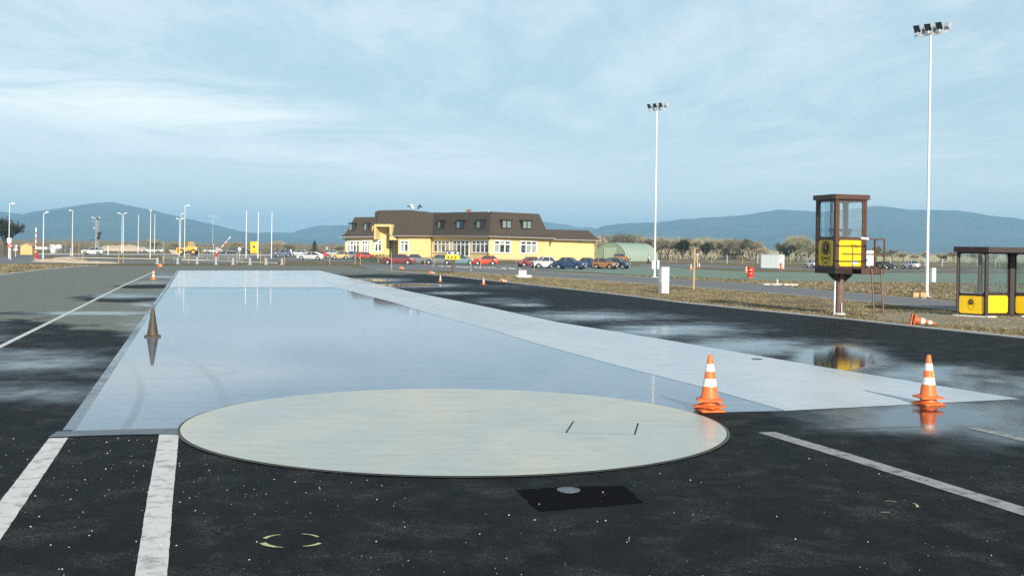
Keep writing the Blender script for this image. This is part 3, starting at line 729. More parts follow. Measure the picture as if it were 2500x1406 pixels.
def lamp_post(px, py, ytop, arms, label, dia=.13, group='street lamps around the car park', D=None):
    p = G(px, py) if D is None else Vector((ray(px, py)[0] * D, D, 0)); D = p.y; H = HC + ray(px, ytop)[1] * D; s_ = D / F
    t_ = thing('street_lamp', label, 'street lamp', p, 0, group)
    MB().lathe([(dia * .62, 0), (dia * .5, 1.0), (dia * .32, H)], 10).build('pole', M['white_metal'], t_, True)
    for dx, up in arms:
        L_ = abs(dx) * s_; sg = 1 if dx > 0 else -1
        a = MB().cyl((0, 0, H - .05), (sg * L_ * .45, 0, H + up * .5), .035, .03, 6); ar = a.build('lamp_arm', M['white_metal'], t_)
        h0, h1 = Vector((sg * L_ * .32, 0, H + up * .4)), Vector((sg * L_, 0, H + up + .02))
        d = (h1 - h0); L2 = d.length; Mx = Matrix(((d.x / L2, 0, -d.z / L2), (0, 1, 0), (d.z / L2, 0, d.x / L2)))
        MB().box((h0 + h1) / 2, (L2, .28, .16), M=Mx).build('lamp_head', M['white_metal'], t_, bevel=.03)
    return t_
lamp_post(21.5, 631, 497, [(14, 0)], 'street lamp with one arm at the far left edge, behind the bare tree')
lamp_post(105, 635, 522, [(12, .25)], 'street lamp with one upturned arm right of the upright barrier boom')
lamp_post(176, 625, 514, [(-9, 0)], 'street lamp with its single head pointing left, beside the small blue sign')
lamp_post(233.5, 612, 533, [(-11, .22), (11, .22)], 'two armed street lamp directly behind the white hatchback')
lamp_post(297, 618, 523, [(-11, .25), (12, .25)], 'two armed street lamp on a doubled pole right of the white hatchback')
lamp_post(366.5, 630, 513.5, [(3, 0), (-3, 0)], 'street lamp seen end on with a tiny head, in front of the muddy white estate')
lamp_post(437.5, 626, 536, [(-9, .2), (10, .2)], 'two armed street lamp in front of the yellow wheel loader')
lamp_post(440.5, 619, 521.5, [(7, 0)], 'thin street lamp partly hidden behind the two armed lamp at the loader')
lamp_post(450, 629.5, 502, [(12, 0)], 'tallest single arm street lamp just right of the loader lamp')
lamp_post(519, 606, 529, [(-9, .2), (11, .2)], 'two armed street lamp behind the silver hatchback and raised barrier')
def flagpole(px, py, ytop, label):
    p = G(px, py); H = HC + ray(px, ytop)[1] * p.y
    t_ = thing('flagpole', label, 'flagpole', p, 0, 'white flagpoles')
    MB().lathe([(.085, 0), (.07, H * .5), (.05, H)], 10).build('pole', M['white_metal'], t_, True)
    MB().ball((0, 0, H + .05), .08).build('finial', M['galv'], t_)
for a in ((337, 618, 525, 'bare white flagpole between the two armed lamp and the muddy white estate'), (377, 618, 525, 'bare white flagpole rising behind the muddy white estate'), (300.5, 618, 527, 'second thin pole doubled beside the two armed lamp'),
          (600.5, 630.5, 516, 'leftmost of three bare white flagpoles, beside the dark sedan'), (629.5, 631, 518, 'middle flagpole touching the yellow billboard'), (662.5, 631, 520, 'rightmost of three bare flagpoles, beside the blue estate car')): flagpole(*a)

def radio_mast():
    D = 300; x0 = ray(237, 600)[0] * D; t_ = thing('radio_mast', 'grey green lattice mast with dishes behind the white hatchback', 'radio mast', (x0, D, 0))
    H = HC + ray(237, 536)[1] * D; fr = MB(); w2 = .35
    for sx_, sy_ in ((-1, -1), (1, -1), (1, 1), (-1, 1)): fr.cyl((sx_ * w2, sy_ * w2, 0), (sx_ * w2 * .6, sy_ * w2 * .6, H), .05, .04, 5)
    k = 0; z = .3
    while z < H - .7:
        for sy_ in (-1, 1): fr.cyl((-w2, sy_ * w2, z), (w2, sy_ * w2, z + .7), .03, .03, 4)
        for sx_ in (-1, 1): fr.cyl((sx_ * w2, -w2, z), (sx_ * w2, w2, z + .7), .03, .03, 4)
        z += .7
    fr.build('lattice', M['signgrey'], t_)
    for dx, dz, r_ in ((.7, 4.6, .55), (.5, 3.6, .5), (-.5, 6.1, .4), (-.8, 8.0, .3)):
        MB().cyl((dx, -.4, dz), (dx * 1.2, -.65, dz), r_ * .5, r_, 12).build('dish_antenna', M['darktwig'] if dx > 0 else M['signgrey'], t_)
    MB().cyl((-2.0, 0, 3.0), (0, 0, 3.0), .06).build('side_arm', M['darktwig'], t_)
    MB().box((0, 0, H + .2), (.5, .5, .5)).build('top_box', M['darktwig'], t_)
radio_mast()

# ------------------------------------------------------------------ barriers
def barrier(px, py, ytop_box, tip, label):
    p = G(px, py); D = p.y; hb_ = HC + ray(px, ytop_box)[1] * D; s_ = D / F
    t_ = thing('barrier_gate', label, 'barrier', p, 0, 'red parking barriers')
    MB().box((0, 0, hb_ / 2), (6.2 * s_, .4, hb_)).build('housing', M['red'], t_, bevel=.03)
    MB().box((0, 0, .03), (9 * s_, .7, .06)).build('plinth', M['concrete'], t_)
    tp = P(tip[0], tip[1], D - .3) - p; bs = Vector((0, -.3, hb_ * .82)); n = 9; bw = MB(); br = MB()
    d = tp - bs
    bw.cyl(bs - d * .04, bs + d * .88, .085, .075, 8); boom = bw.build('boom', M['white_metal'], t_)
    MB().cyl(bs + d * .88, tp, .085, .075, 8).build('boom_tip', M['white_metal'], boom)
    for i in range(4):
        a = bs + d * (.1 + .22 * i); MB().cyl(a, a + d * .07, .089, .087, 8, False).build('red_stripe', M['redwhite'], boom)
    MB().cyl(bs + Vector((0, .2, 0)), bs + Vector((0, -.1, 0)), .12).build('pivot', M['black'], t_)
barrier(89, 633, 616, (88, 556), 'red barrier housing with its white boom standing straight up')
barrier(528.5, 632, 616, (563, 578), 'red barrier housing with its boom half raised to the right')

# ------------------------------------------------------------------ stakes and guard posts
def stake(px, y1, y0_, label=None, xb=None, wd=.05, m_=None, cat='stake', name='wooden_stake', group='thin stakes along the track edge'):
    xb = px if xb is None else xb
    p = G(xb, y1); top = P(px, y0_, p.y) - p
    o = MB().add([(-wd / 2, -wd / 2, 0), (wd / 2, -wd / 2, 0), (wd / 2, wd / 2, 0), (-wd / 2, wd / 2, 0)] + [(top.x + a * wd * .4, b_ * wd * .4, top.z) for a, b_ in ((-1, -1), (1, -1), (1, 1), (-1, 1))] + [(top.x, 0, top.z + wd)],
                 [(0, 1, 2, 3), (0, 1, 5, 4), (1, 2, 6, 5), (2, 3, 7, 6), (3, 0, 4, 7), (4, 5, 8), (5, 6, 8), (6, 7, 8), (7, 4, 8)]).build(name, m_ or M['wood'])
    o.location = p; tag(o, label, cat, group)
SW = .075
for a in (
    (14, 626, 603, 'wooden stake at the far left below the bare tree'), (160, 618, 591, 'wooden stake left of the lamp with its head pointing left'), (193, 626, 594, 'wooden stake just in front of the white hatchback nose'),
    (203, 641, 616, 'short pale stake in front of the white hatchback bumper'), (275, 604, 590, 'stake on top of the long earth mound'), (291, 644, 598, 'leaning wooden stake at the foot of the doubled lamp pole', 290), (301, 643, 620, 'thin stake right of the leaning one below the doubled lamp'),
    (178, 640, 597, 'thin pale pole in front of the lamp beside the blue sign'), (400, 645, 591, 'wooden stake at the rear of the muddy white estate'), (461, 645, 625, 'short stake below the yellow wheel loader'), (493, 630, 601, 'wooden stake between the loader and the silver hatchback'),
    (579, 645, 616, 'stake below the dark sedan, left of the round striped sign'), (591, 645, 630, 'short stake below the round striped sign'), (636, 645, 613, 'stake just right of the yellow billboard'), (647, 646, 626, 'short stake left of the third flagpole'),
    (673, 618, 598, 'stake behind the blue estate car'), (695, 646, 625, 'short stake below the rear of the blue estate car'), (805, 647, 603, 'tall stake between the red car and the tan car'), (867, 646, 614, 'stake in front of the grey car behind the red compact'),
    (880, 646, 619, 'stake covering the tail of the bright red compact'), (923, 642, 614, 'stake at the nose of the bright red compact'), (940, 630, 603, 'thin stake against the yellow wall left of the entrance'), (945, 634, 606, 'second thin stake against the yellow wall left of the entrance'),
    (956, 659, 617, 'tall stake in front of the burgundy sedan tail'), (1015, 622, 602, 'thin stake against the plain yellow wall'), (1037, 648, 628, 'stake between the two grey sedans'), (1060, 648, 622, 'stake in front of the middle grey sedan'),
    (1150, 663, 628, 'stake at the nose of the teal sedan'), (1174, 653, 628, 'stake in front of the red five door hatchback'), (1260, 648, 634, 'short stake on the brown grass left of the dark red hatchback'), (1304, 661, 634, 'stake in front of the white estate headlamp'),
    (1636, 640, 619, 'far stake beyond the white cabinet'), (1640, 640, 621, 'second far stake beyond the white cabinet'), (2440, 655, 610, 'thin far stake seen through the shelter glass')):
    stake(a[0], a[1], a[2], a[3], a[4] if len(a) > 4 else None, SW)
stake(1696.5, 706, 609, 'thick leaning wooden post on the verge right of the white cabinet', 1693, .13, group='thick survey posts')
stake(264, 622, 601, 'short white marker post beside the earth mound', None, .16, M['white_metal'], 'marker post', 'marker_post', 'marker posts')
stake(1898, 694, 684, 'short white stub post on the low concrete slab', None, .10, M['white_metal'], 'marker post', 'marker_post', 'marker posts')
for x, y1, y0_, lb in ((384.5, 645, 629, 'grey guard post left of the yellow loader'), (434, 645, 629, 'grey guard post below the two armed loader lamp'), (481.5, 645, 629.5, 'grey guard post right of the short stake'), (527.5, 646, 629, 'grey guard post right below the second red barrier'),
                   (569, 646, 630, 'grey guard post below the dark sedan nose'), (610.5, 646, 630, 'grey guard post below the first of three flagpoles'), (650, 646, 631, 'grey guard post left of the last flagpole foot'), (688.5, 646, 631, 'grey guard post nearest the silver estate car')):
    p = G(x, y1); h = HC + ray(x, y0_)[1] * p.y; t_ = thing('guard_post', lb, 'guard post', p, 0, 'grey guard posts along the far track edge')
    MB().box((-.09, 0, h / 2), (.07, .16, h)).box((.09, 0, h / 2), (.07, .16, h)).box((0, 0, h / 2), (.12, .04, h)).build('steel_profile', M['signgrey'], t_)
    MB().box((0, 0, .02), (.4, .4, .04)).build('foot_plate', M['concrete'], t_)
# low guard rail beyond them
p0, p1 = G(398, 636), G(610, 637); n = 9
t_ = thing('guard_rail', 'low dark guard rail running behind the grey guard posts', 'guard rail', p0)
d = p1 - p0
for zz in (.55, .3): MB().box((d.x / 2, d.y / 2, zz), (d.length, .06, .05), math.atan2(d.y, d.x)).build('rail', M['signgrey'], t_)
for i in range(n): MB().box((d.x * i / (n - 1), d.y * i / (n - 1), .3), (.07, .07, .6)).build('post', M['signgrey'], t_)

# ------------------------------------------------------------------ signs
def sign_post(px, py, ytop, label, cat='road sign', rr=.045):
    p = G(px, py); H = HC + ray(px, ytop)[1] * p.y
    t_ = thing('road_sign', label, cat, p); MB().cyl((0, 0, 0), (0, 0, H), rr, rr, 8).build('post', M['galv'], t_); return t_, p.y / F, H
def disc(t_, z, r_, m_, nm='sign_plate', y=-.07, th=.02, n=24):
    return MB().cyl((0, y, z), (0, y - th, z), r_, r_, n).build(nm, m_, t_)
t_, s_, H = sign_post(25.5, 635, 594, 'red round no entry sign with white bar, left of the wooden hut'); z = HC + ray(25, 600)[1] * s_ * F
pl = disc(t_, z, 5.0 * s_, M['redwhite']); MB().box((0, -.105, z), (8.2 * s_, .02, 1.9 * s_)).build('white_bar', M['white_paint'], pl)
t_, s_, H = sign_post(38, 627, 595, 'white round sign above a white plate, just left of the wooden hut'); z = HC + ray(38, 600.5)[1] * s_ * F
disc(t_, z, 5.2 * s_, M['white_paint']); MB().box((0, -.08, z - 8.6 * s_), (10 * s_, .02, 5.5 * s_)).build('sign_plate', M['white_paint'], t_)
t_, s_, H = sign_post(22.5, 632, 581, 'two white plates side by side high on a pole at the far left'); z = HC + ray(22, 587)[1] * s_ * F
for dx in (-2.9, 2.9): MB().box((dx * s_, -.1, z), (4.6 * s_, .03, 12 * s_)).build('sign_plate', M['white_paint'], t_)
t_, s_, H = sign_post(172, 626, 605, 'small round blue sign with white mark beside the left pointing lamp'); z = HC + ray(172, 608)[1] * s_ * F
pl = disc(t_, z, 2.6 * s_, M['blue']); MB().box((0, -.1, z), (2 * s_, .01, 1.4 * s_)).build('white_mark', M['white_paint'], pl)
t_, s_, H = sign_post(485, 629.5, 608, 'small round blue sign right of the yellow wheel loader'); z = HC + ray(485, 610.5)[1] * s_ * F
pl = disc(t_, z, 2.4 * s_, M['blue']); MB().box((0, -.1, z - .05), (1.6 * s_, .01, 1.0 * s_)).build('white_mark', M['white_paint'], pl)
t_, s_, H = sign_post(521, 622, 595, 'blue and white sign on a pole above the silver hatchback'); z = HC + ray(521, 598)[1] * s_ * F
pl = disc(t_, z, 2.9 * s_, M['blue']); MB().box((0, -.1, z), (2.6 * s_, .01, 2.2 * s_)).build('white_mark', M['white_paint'], pl)
t_, s_, H = sign_post(530.5, 625, 603, 'grey back of a round sign behind the half raised barrier'); disc(t_, HC + ray(530, 607)[1] * s_ * F, 4.0 * s_, M['signgrey'])
t_, s_, H = sign_post(585, 630.5, 603, 'white round sign with black slash in front of the dark sedan'); z = HC + ray(585, 607.5)[1] * s_ * F
pl = disc(t_, z, 4.2 * s_, M['white_paint'])
MB().box((0, -.1, z), (1.0 * s_, .01, 7.0 * s_), M=Matrix.Rotation(R(-40) * -1, 3, 'Y')).build('black_slash', M['black'], pl)
t_, s_, H = sign_post(1703, 653, 618, 'grey round sign back on a far post right of the leaning stake'); disc(t_, HC + ray(1703, 622)[1] * s_ * F, 3.4 * s_, M['signgrey'])
t_, s_, H = sign_post(813, 622, 602, 'round violet no parking sign behind the tan car'); z = HC + ray(813, 604)[1] * s_ * F
pl = disc(t_, z, 2.4 * s_, mat('sign_violet', (.35, .03, .16), .5)); disc(pl, z, 1.4 * s_, M['blue'], 'sign_center', -.1, .01)
t_, s_, H = sign_post(798, 622, 601, 'narrow white plate sign behind the white estate car'); MB().box((0, -.08, HC + ray(798, 606)[1] * s_ * F), (2.2 * s_, .02, 6 * s_)).build('sign_plate', M['white_paint'], t_)
# yellow billboard with the club eagle
def billboard():
    D = 235; x0 = ray(620.5, 600)[0] * D; s_ = D / F
    zt, zb = HC + ray(620, 590)[1] * D, HC + ray(620, 618)[1] * D
    t_ = thing('billboard', 'yellow billboard with a dark eagle emblem between two flagpoles', 'billboard', (x0, D, 0))
    pn = MB().box((0, 0, (zt + zb) / 2), (17.5 * s_, .12, zt - zb)).build('panel', M['yellow'], t_)
    for dx in (-6, 6): MB().cyl((dx * s_, .12, 0), (dx * s_, .12, zt), .05).build('leg', M['signgrey'], t_)
    cz = HC + ray(620, 602)[1] * D; e = MB()
    for sx_ in (-1, 1):
        for k in range(4):
            a = R(-50 + 32 * k); e.add([(sx_ * .05, -.07, cz - .06), (sx_ * .05, -.07, cz + .10), (sx_ * .42 * math.cos(a), -.07, cz + .42 * math.sin(a))], [(0, 1, 2)])
    e.extr([(-.10, -.065, cz - .35), (.10, -.065, cz - .35), (.14, -.065, cz + .15), (-.14, -.065, cz + .15)], (0, -.01, 0)); e.build('eagle_emblem', M['black'], pn)
    MB().box((.28, -.085, cz + .30), (.26, .01, .34)).build('white_shield', M['white_paint'], pn)
    MB().box((0, -.07, zb + .35), (1.1, .01, .10)).box((0, -.07, zb + .2), (.9, .01, .07)).build('text_lines', mat('billboard_ink', (.5, .25, .01), .5), pn)
billboard()

# traffic light board on a brown post
def board():
    p = G(1104.5, 667); s_ = p.y / F; X = lambda x: (x - 1104.5) * s_; Z = lambda y: HC + ray(1104, y)[1] * p.y
    t_ = thing('signal_board', 'brown post carrying a grey lamp box over a yellow board with three round lamps', 'signal board', p)
    MB().box((0, 0, Z(640) / 2), (6.2 * s_, .22, Z(640))).build('post', M['brown'], t_, bevel=.02)
    MB().extr([(X(1101), -.10, Z(643)), (X(1108), -.10, Z(643)), (X(1112), -.10, Z(634.5)), (X(1098), -.10, Z(634.5))], (0, .2, 0)).build('bracket', M['brown'], t_)
    MB().box((0, 0, (Z(633.5) + Z(622.5)) / 2), (36 * s_, .2, Z(622.5) - Z(633.5))).build('yellow_board', M['yellow'], t_, bevel=.02)
    for x in (1094.5, 1103, 1112): MB().cyl((X(x), -.09, Z(628.3)), (X(x), -.16, Z(628.3)), 2.3 * s_, 2.3 * s_, 14).build('signal_lamp', M['brown'], t_)
    fr = MB().box((0, 0, (Z(613) + Z(622)) / 2), (35 * s_, .18, Z(613) - Z(622))).build('lamp_box', M['dark_brown'], t_)
    pts = []; w2, h2, cz = 16 * s_, 3.9 * s_, (Z(613.6) + Z(622)) / 2
    for k in range(16):
        a = R(90 - 180 * k / 15); pts.append((w2 - h2 + h2 * math.cos(a), -.095, cz + h2 * math.sin(a)))
    for k in range(16):
        a = R(-90 - 180 * k / 15); pts.append((-w2 + h2 + h2 * math.cos(a), -.095, cz + h2 * math.sin(a)))
    MB().extr(pts, (0, -.02, 0)).build('grey_display', mat('display_grey', (.42, .46, .48), .5), fr)
    for x in (1096.5, 1111): MB().box((X(x), -.13, cz + .02), (5.5 * s_, .06, 4.4 * s_)).build('display_window', M['black'], fr)
    MB().box((0, -.02, Z(612.3)), (38 * s_, .35, 1.0 * s_)).build('canopy', M['dark_brown'], t_)
board()

# ------------------------------------------------------------------ cabinets, block, barrel, container
def cabinet(xl, xr, yt, yb, label, D_=.45, rz=-.38, plinth=0.0, gap=None):
    p = G((xl + xr) / 2, yb - 1); s_ = p.y / F; w_ = (xr - xl) * s_; h = HC + ray(xl, yt)[1] * p.y
    cw = w_ / (math.cos(rz) + .75 * abs(math.sin(rz))); dd = cw * .75
    t_ = thing('switch_cabinet', label, 'switch cabinet', p, -rz if False else R(22), 'white electrical cabinets')
    hh = h * plinth
    if plinth: MB().box((0, 0, hh / 2), (cw * .98, dd * .98, hh)).build('plinth', M['greycab'], t_)
    MB().box((0, 0, (h + hh) / 2 + .005), (cw, dd, h - hh)).build('housing', M['white_metal'], t_, bevel=.015)
    MB().box((0, -dd / 2 - .008, (h + hh) / 2), (cw * .88, .012, (h - hh) * .9)).build('door', M['white_metal'], t_)
    MB().box((cw * .3, -dd / 2 - .03, (h + hh) / 2 + h * .12), (.03, .03, .12)).build('handle', M['signgrey'], t_)
    MB().box((0, 0, h + .015), (cw * 1.06, dd * 1.06, .03)).build('lid', M['white_metal'], t_)
cabinet(1608, 1633, 653, 717, 'large two part white cabinet on the verge left of the leaning post', plinth=.40)
cabinet(1603, 1609.5, 636, 658, 'small white cabinet immediately right of the middle floodlight mast')
cabinet(1590.5, 1596, 636, 658, 'narrow white cabinet peeping out left of the middle floodlight mast')
cabinet(2271, 2284.5, 655, 689.5, 'white cabinet standing right of the tallest floodlight mast')
p = G(1278, 679); s_ = p.y / F
t_ = thing('concrete_block', 'white block standing on a round edged concrete slab on the verge', 'concrete block', p)
MB().lathe([(20 * s_, .06), (20.5 * s_, .10), (20.5 * s_, .25), (20 * s_, .27)], 30).build('slab', M['white_paint'], t_)
MB().lathe([(17 * s_, -.02), (17 * s_, .06)], 24).build('slab_foot', M['joint'], t_)
h = HC + ray(1275, 660)[1] * p.y; MB().box((-2.5 * s_, 0, (h + .27) / 2), (18.5 * s_, .7, h - .27)).build('white_block', M['white_paint'], t_, bevel=.02)
for x, y, r_, H_, lb in ((1832.5, 679, 8.3, 27, 'dented red oil barrel on the green field'),):
    p = G(x, y); s_ = p.y / F; t_ = thing('oil_barrel', lb, 'oil barrel', p); r1, hh = r_ * s_, H_ * s_
    MB().lathe([(r1 * .98, 0), (r1, .02), (r1 * .97, .05), (r1 * .97, hh * .31), (r1 * 1.04, hh * .34), (r1 * .97, hh * .37), (r1 * .97, hh * .64), (r1 * 1.04, hh * .67), (r1 * .97, hh * .70), (r1 * .97, hh - .05), (r1 * 1.02, hh - .02), (r1 * 1.0, hh)], 24).build('drum', M['red'], t_, True)
    MB().lathe([(r1 * .93, hh), (r1 * .93, hh + .01)], 24).build('lid', M['brown'], t_)
    MB().cyl((r1 * .4, 0, hh), (r1 * .4, 0, hh + .04), .04).build('bung', M['chrome'], t_)
cone(1822, 666, 'orange cone half hidden behind the red barrel', .3, H=.85, group='far red and white cones')
cone(1909, 657, 'red and white cone leaning at the grey container end', .3, H=1.1, group='far red and white cones')
# container
D = G(1880, 656.5).y; s_ = D / F; xl, xr = ray(1858, 650)[0] * D, ray(1914, 650)[0] * D; h = HC + ray(1880, 622)[1] * D
t_ = thing('storage_container', 'light grey ribbed storage container with a red and white end', 'storage container', ((xl + xr) / 2, D, 0), R(-6))
W_ = xr - xl; pts = []; n = 56
me = MB(); L_ = W_ * .77
for k in range(n + 1): pts.append((-W_ / 2 + L_ * k / n, -.06 if (k // 2) % 2 else 0.0))
me.prism(pts + [(-W_ / 2 + L_, 2.2), (-W_ / 2, 2.2)], .12, h); me.build('corrugated_wall', M['container'], t_)
MB().box((-W_ / 2 + L_ + W_ * .115, 1.08, (h + .12) / 2), (W_ * .225, 2.2, h - .12)).build('end_section', M['white_metal'], t_)
MB().box((W_ * .36, -.035, h * .28), (.45, .02, h * .3)).build('red_panel', M['redwhite'], t_)
MB().box((0, 1.05, h + .03), (W_ * 1.01, 2.35, .06)).build('roof_sheet', M['container'], t_)
MB().box((W_ * .36, -.035, h * .84), (W_ * .15, .02, .3)).build('name_plate', M['signgrey'], t_)
for dx in (-.45, .45): MB().box((dx * W_, 1.0, .06), (.3, 2.2, .12)).build('support', M['joint'], t_)
# low slab
p = G(1905, 696.5); MBo = MB().box((0, 0, .06), (2.7, .9, .12)).build('concrete_slab', M['concrete'], None, bevel=.02); MBo.location = p; MBo.rotation_euler.z = R(-12); tag(MBo, 'low pale concrete slab in the grass beside the side road', 'concrete slab')
# cardboard boxes near the mast
for x, y, w_, h, rz, lb in ((2233, 725.5, .38, .28, .3, 'open torn cardboard box, left of the two by the mast foot'), (2253.5, 725.5, .32, .30, -.2, 'closed cardboard box touching the mast foot')):
    p = G(x, y); t_ = thing('cardboard_box', lb, 'cardboard box', p, rz, 'cardboard boxes by the mast')
    MB().box((0, 0, h / 2), (w_, .3, h)).build('carton', M['card'], t_)
    MB().add([(-w_ / 2, -.15, h), (w_ / 2, -.15, h), (w_ / 2 + .02, -.30, h + .08), (-w_ / 2 - .1, -.32, h + .10)], [(0, 1, 2, 3)]).build('flap', M['card'], t_)
    MB().add([(-w_ / 2, .15, h), (-w_ / 2, -.15, h), (-w_ / 2 - .22, -.15, h + .1), (-w_ / 2 - .24, .15, h + .12)], [(0, 1, 2, 3)]).build('flap', M['card'], t_)
# white things near the left: trough, trailer
def simple_box(name, xl, xr, yt, yb, D, label, cat, m_, dd=1.0, parts=()):
    a, c = ray(xl, yb)[0] * D, ray(xr, yb)[0] * D; z0, z1 = max(0, HC + ray(xl, yb)[1] * D), HC + ray(xl, yt)[1] * D
    t_ = thing(name, label, cat, ((a + c) / 2, D, 0)); w_ = c - a
    MB().box((0, 0, (z0 + z1) / 2), (w_, dd, z1 - z0)).build('body', m_, t_, bevel=.06); return t_, w_, z0, z1
t_, w_, z0, z1 = simple_box('site_container', 83, 119, 603, 611, 330, 'long pale grey site container behind the wooden hut', 'site container', M['greycab'], 2.2)
for k in (-.4, .4): MB().box((k * w_, 0, z0 / 2), (.3, 1.8, z0)).build('support', M['joint'], t_)
MB().box((0, 0, z1 + .04), (w_ * 1.02, 2.3, .08)).build('roof_edge', M['white_metal'], t_)
t_, w_, z0, z1 = simple_box('site_hut', 126, 139, 598, 616, 290, 'pale cream site hut left of the white conveyor', 'site hut', M['greycab'], 2.2)
MB().box((0, 0, z1 + .05), (w_ * 1.1, 2.5, .1)).build('roof_edge', M['white_metal'], t_); MB().box((-.3, -1.12, (z0 + z1) * .45), (.5, .03, .9)).build('door', M['signgrey'], t_)
D = 240; x0 = ray(137, 615)[0] * D; s_ = D / F
t_ = thing('conveyor_hopper', 'white stepped hopper and conveyor beside the sandy strip', 'hopper', (x0, D, 0))
MB().box((-6 * s_, 0, .5), (9.5 * s_, 1, 1.0)).build('base_bin', M['white_metal'], t_, bevel=.05)
MB().extr([(-4 * s_, -.4, .7), (0, -.4, .7), (9 * s_, -.4, 1.55), (4 * s_, -.4, 1.75)], (0, .8, 0)).build('chute', M['white_metal'], t_)
MB().box((8 * s_, 0, 1.35), (9 * s_, 1, .85)).build('upper_bin', M['white_metal'], t_, bevel=.05)
for dx in (5, 11): MB().cyl((dx * s_, 0, 0), (dx * s_, 0, 1.0), .04).build('leg', M['signgrey'], t_)
# white roadside trailer behind the tower
D = G(2123, 654).y; s_ = D / F; x0 = ray(2122, 650)[0] * D
t_ = thing('site_trailer', 'white caravan like trailer with a red and white striped edge seen through the tower railing', 'trailer', (x0, D, 0), R(-14))
h = HC + ray(2122, 612)[1] * D; W_ = 25 * s_
MB().box((0, 1.0, (h + .25) / 2), (W_, 2.2, h - .25)).build('body', M['white_metal'], t_, bevel=.12)
for k in range(9): MB().box((W_ * .26, -.125, .4 + k * (h - .6) / 9), (.10, .02, (h - .6) / 18)).build('red_stripe', M['redwhite'], t_)
MB().box((-W_ * .25, -.12, h * .45), (.35, .02, .28)).build('blue_mark', M['blue'], t_)
for dx in (-.25, .25): MB().cyl((dx * W_, -.05, .25), (dx * W_, .1, .25), .25, .25, 14).build('wheel', M['rubber'], t_)
MB().cyl((W_ * .2, .5, h), (W_ * .2, .5, h + .55), .03).build('aerial', M['amber'], t_)
# dark heap + wreck
random.seed(5); D = 205; x0 = ray(2145, 655)[0] * D
o = MB()
for k in range(26): o.ball((random.uniform(-1.4, 1.4), random.uniform(-.6, .6), random.uniform(.15, .75)), random.uniform(.25, .45), (1.3, 1, .7), 7, 5, .3)
oo = o.build('tarpaulin_heap', M['black'], None); oo.location = (x0, D, 0); tag(oo, 'black tarpaulin covered heap behind the tower ladder platform', 'heap'); 
oo['kind'] = 'thing' if False else ''
del oo['kind']
# ------------------------------------------------------------------ wooden hut
D = 200; s_ = D / F; x0 = ray(64, 610)[0] * D; W_ = 28 * s_; he = HC + ray(64, 600)[1] * D; hr = HC + ray(64, 594.5)[1] * D
t_ = thing('wooden_hut', 'small light wooden hut with a pitched roof at the far left', 'hut', (x0, D, 0), R(4))
MB().extr([(-W_ / 2, 0, .05), (W_ / 2, 0, .05), (W_ / 2, 0, he), (0, 0, hr), (-W_ / 2, 0, he)], (0, 2.2, 0)).build('wall', M['hutwood'], t_)
for sg in (-1, 1):
    MB().extr([(0, -.2, hr + .03), (sg * (W_ / 2 + .2), -.2, he - .08), (sg * (W_ / 2 + .2), -.2, he), (0, -.2, hr + .12)], (0, 2.6, 0)).build('roof_slope', M['wood'], t_)
for k in range(7): MB().box((-W_ / 2 + W_ * (k + .5) / 7, -.012, he * .5), (.02, .012, he * .92)).build('plank_joint', M['wood'], t_)
MB().box((-.25, -.025, he * .46), (.75, .03, he * .84)).build('door', M['hutwood'], t_)

# ------------------------------------------------------------------ wheel loader
def loader():
    D = 245; s_ = D / F; x0 = ray(459, 615)[0] * D
    t_ = thing('wheel_loader', 'yellow wheel loader parked by the road left of the silver hatchback', 'wheel loader', (x0, D, 0), 0)
    X = lambda x: (x - 459) * s_; Z = lambda y: HC + ray(459, y)[1] * D
    MB().extr([(X(466), -.7, Z(611)), (X(483), -.7, Z(611)), (X(483), -.7, Z(603)), (X(478), -.7, Z(602)), (X(457), -.7, Z(602)), (X(457), -.7, Z(611))], (0, 1.4, 0)).build('engine_hood', M['machine'], t_, bevel=.06)
    MB().extr([(X(440), -.5, Z(614)), (X(459), -.5, Z(614)), (X(459), -.5, Z(605)), (X(445), -.5, Z(605)), (X(436), -.5, Z(608))], (0, 1.0, 0)).build('front_frame', M['machine'], t_, bevel=.05)
    cab = MB().box((X(468), 0, (Z(592) + Z(602)) / 2), (11.5 * s_, 1.15, Z(592) - Z(602))).build('cab_glass', M['greenpane'], t_)
    pl = MB()
    for x in (462, 467, 474): 
        for y in (-.6, .6): pl.box((X(x), y, (Z(592) + Z(602)) / 2), (.13, .08, Z(592) - Z(602)))
    pl.box((X(468), 0, Z(591.5)), (13.5 * s_, 1.35, .12)); pl.build('cab_frame', M['machine'], cab)
    MB().cyl((X(477.5), .2, Z(602)), (X(477.5), .2, Z(596)), .07).build('exhaust', M['black'], t_)
    for x in (445, 475):
        for y in (-.85, .75):
            wh = MB().cyl((X(x), y - .18, .62), (X(x), y + .18, .62), .62, .62, 20).build('wheel', M['rubber'], t_); MB().cyl((X(x), y - .2, .62), (X(x), y + .2, .62), .34, .34, 14).build('rim', M['machine'], wh)
    for y in (-.8, .7): MB().extr([(X(466), y - .2, Z(611.5)), (X(484), y - .2, Z(611.5)), (X(482), y - .2, Z(609)), (X(468), y - .2, Z(609))], (0, .45, 0)).build('mudguard', M['machine'], t_)
    MB().extr([(X(441), -.95, .1), (X(433.5), -.95, .1), (X(433), -.95, Z(606)), (X(436), -.95, Z(604)), (X(436), -.95, .6)], (0, 1.9, 0)).build('bucket', M['machine'], t_)
    for y in (-.35, .35): MB().tube([(X(457), y, Z(604)), (X(446), y, Z(608)), (X(438), y, .7)], .09).build('lift_arm', M['machine'], t_)
    MB().cyl((X(479.5), -.74, Z(607)), (X(479.5), -.78, Z(607)), .17, .17, 14).build('headlight', M['lampglass'], t_)
loader()
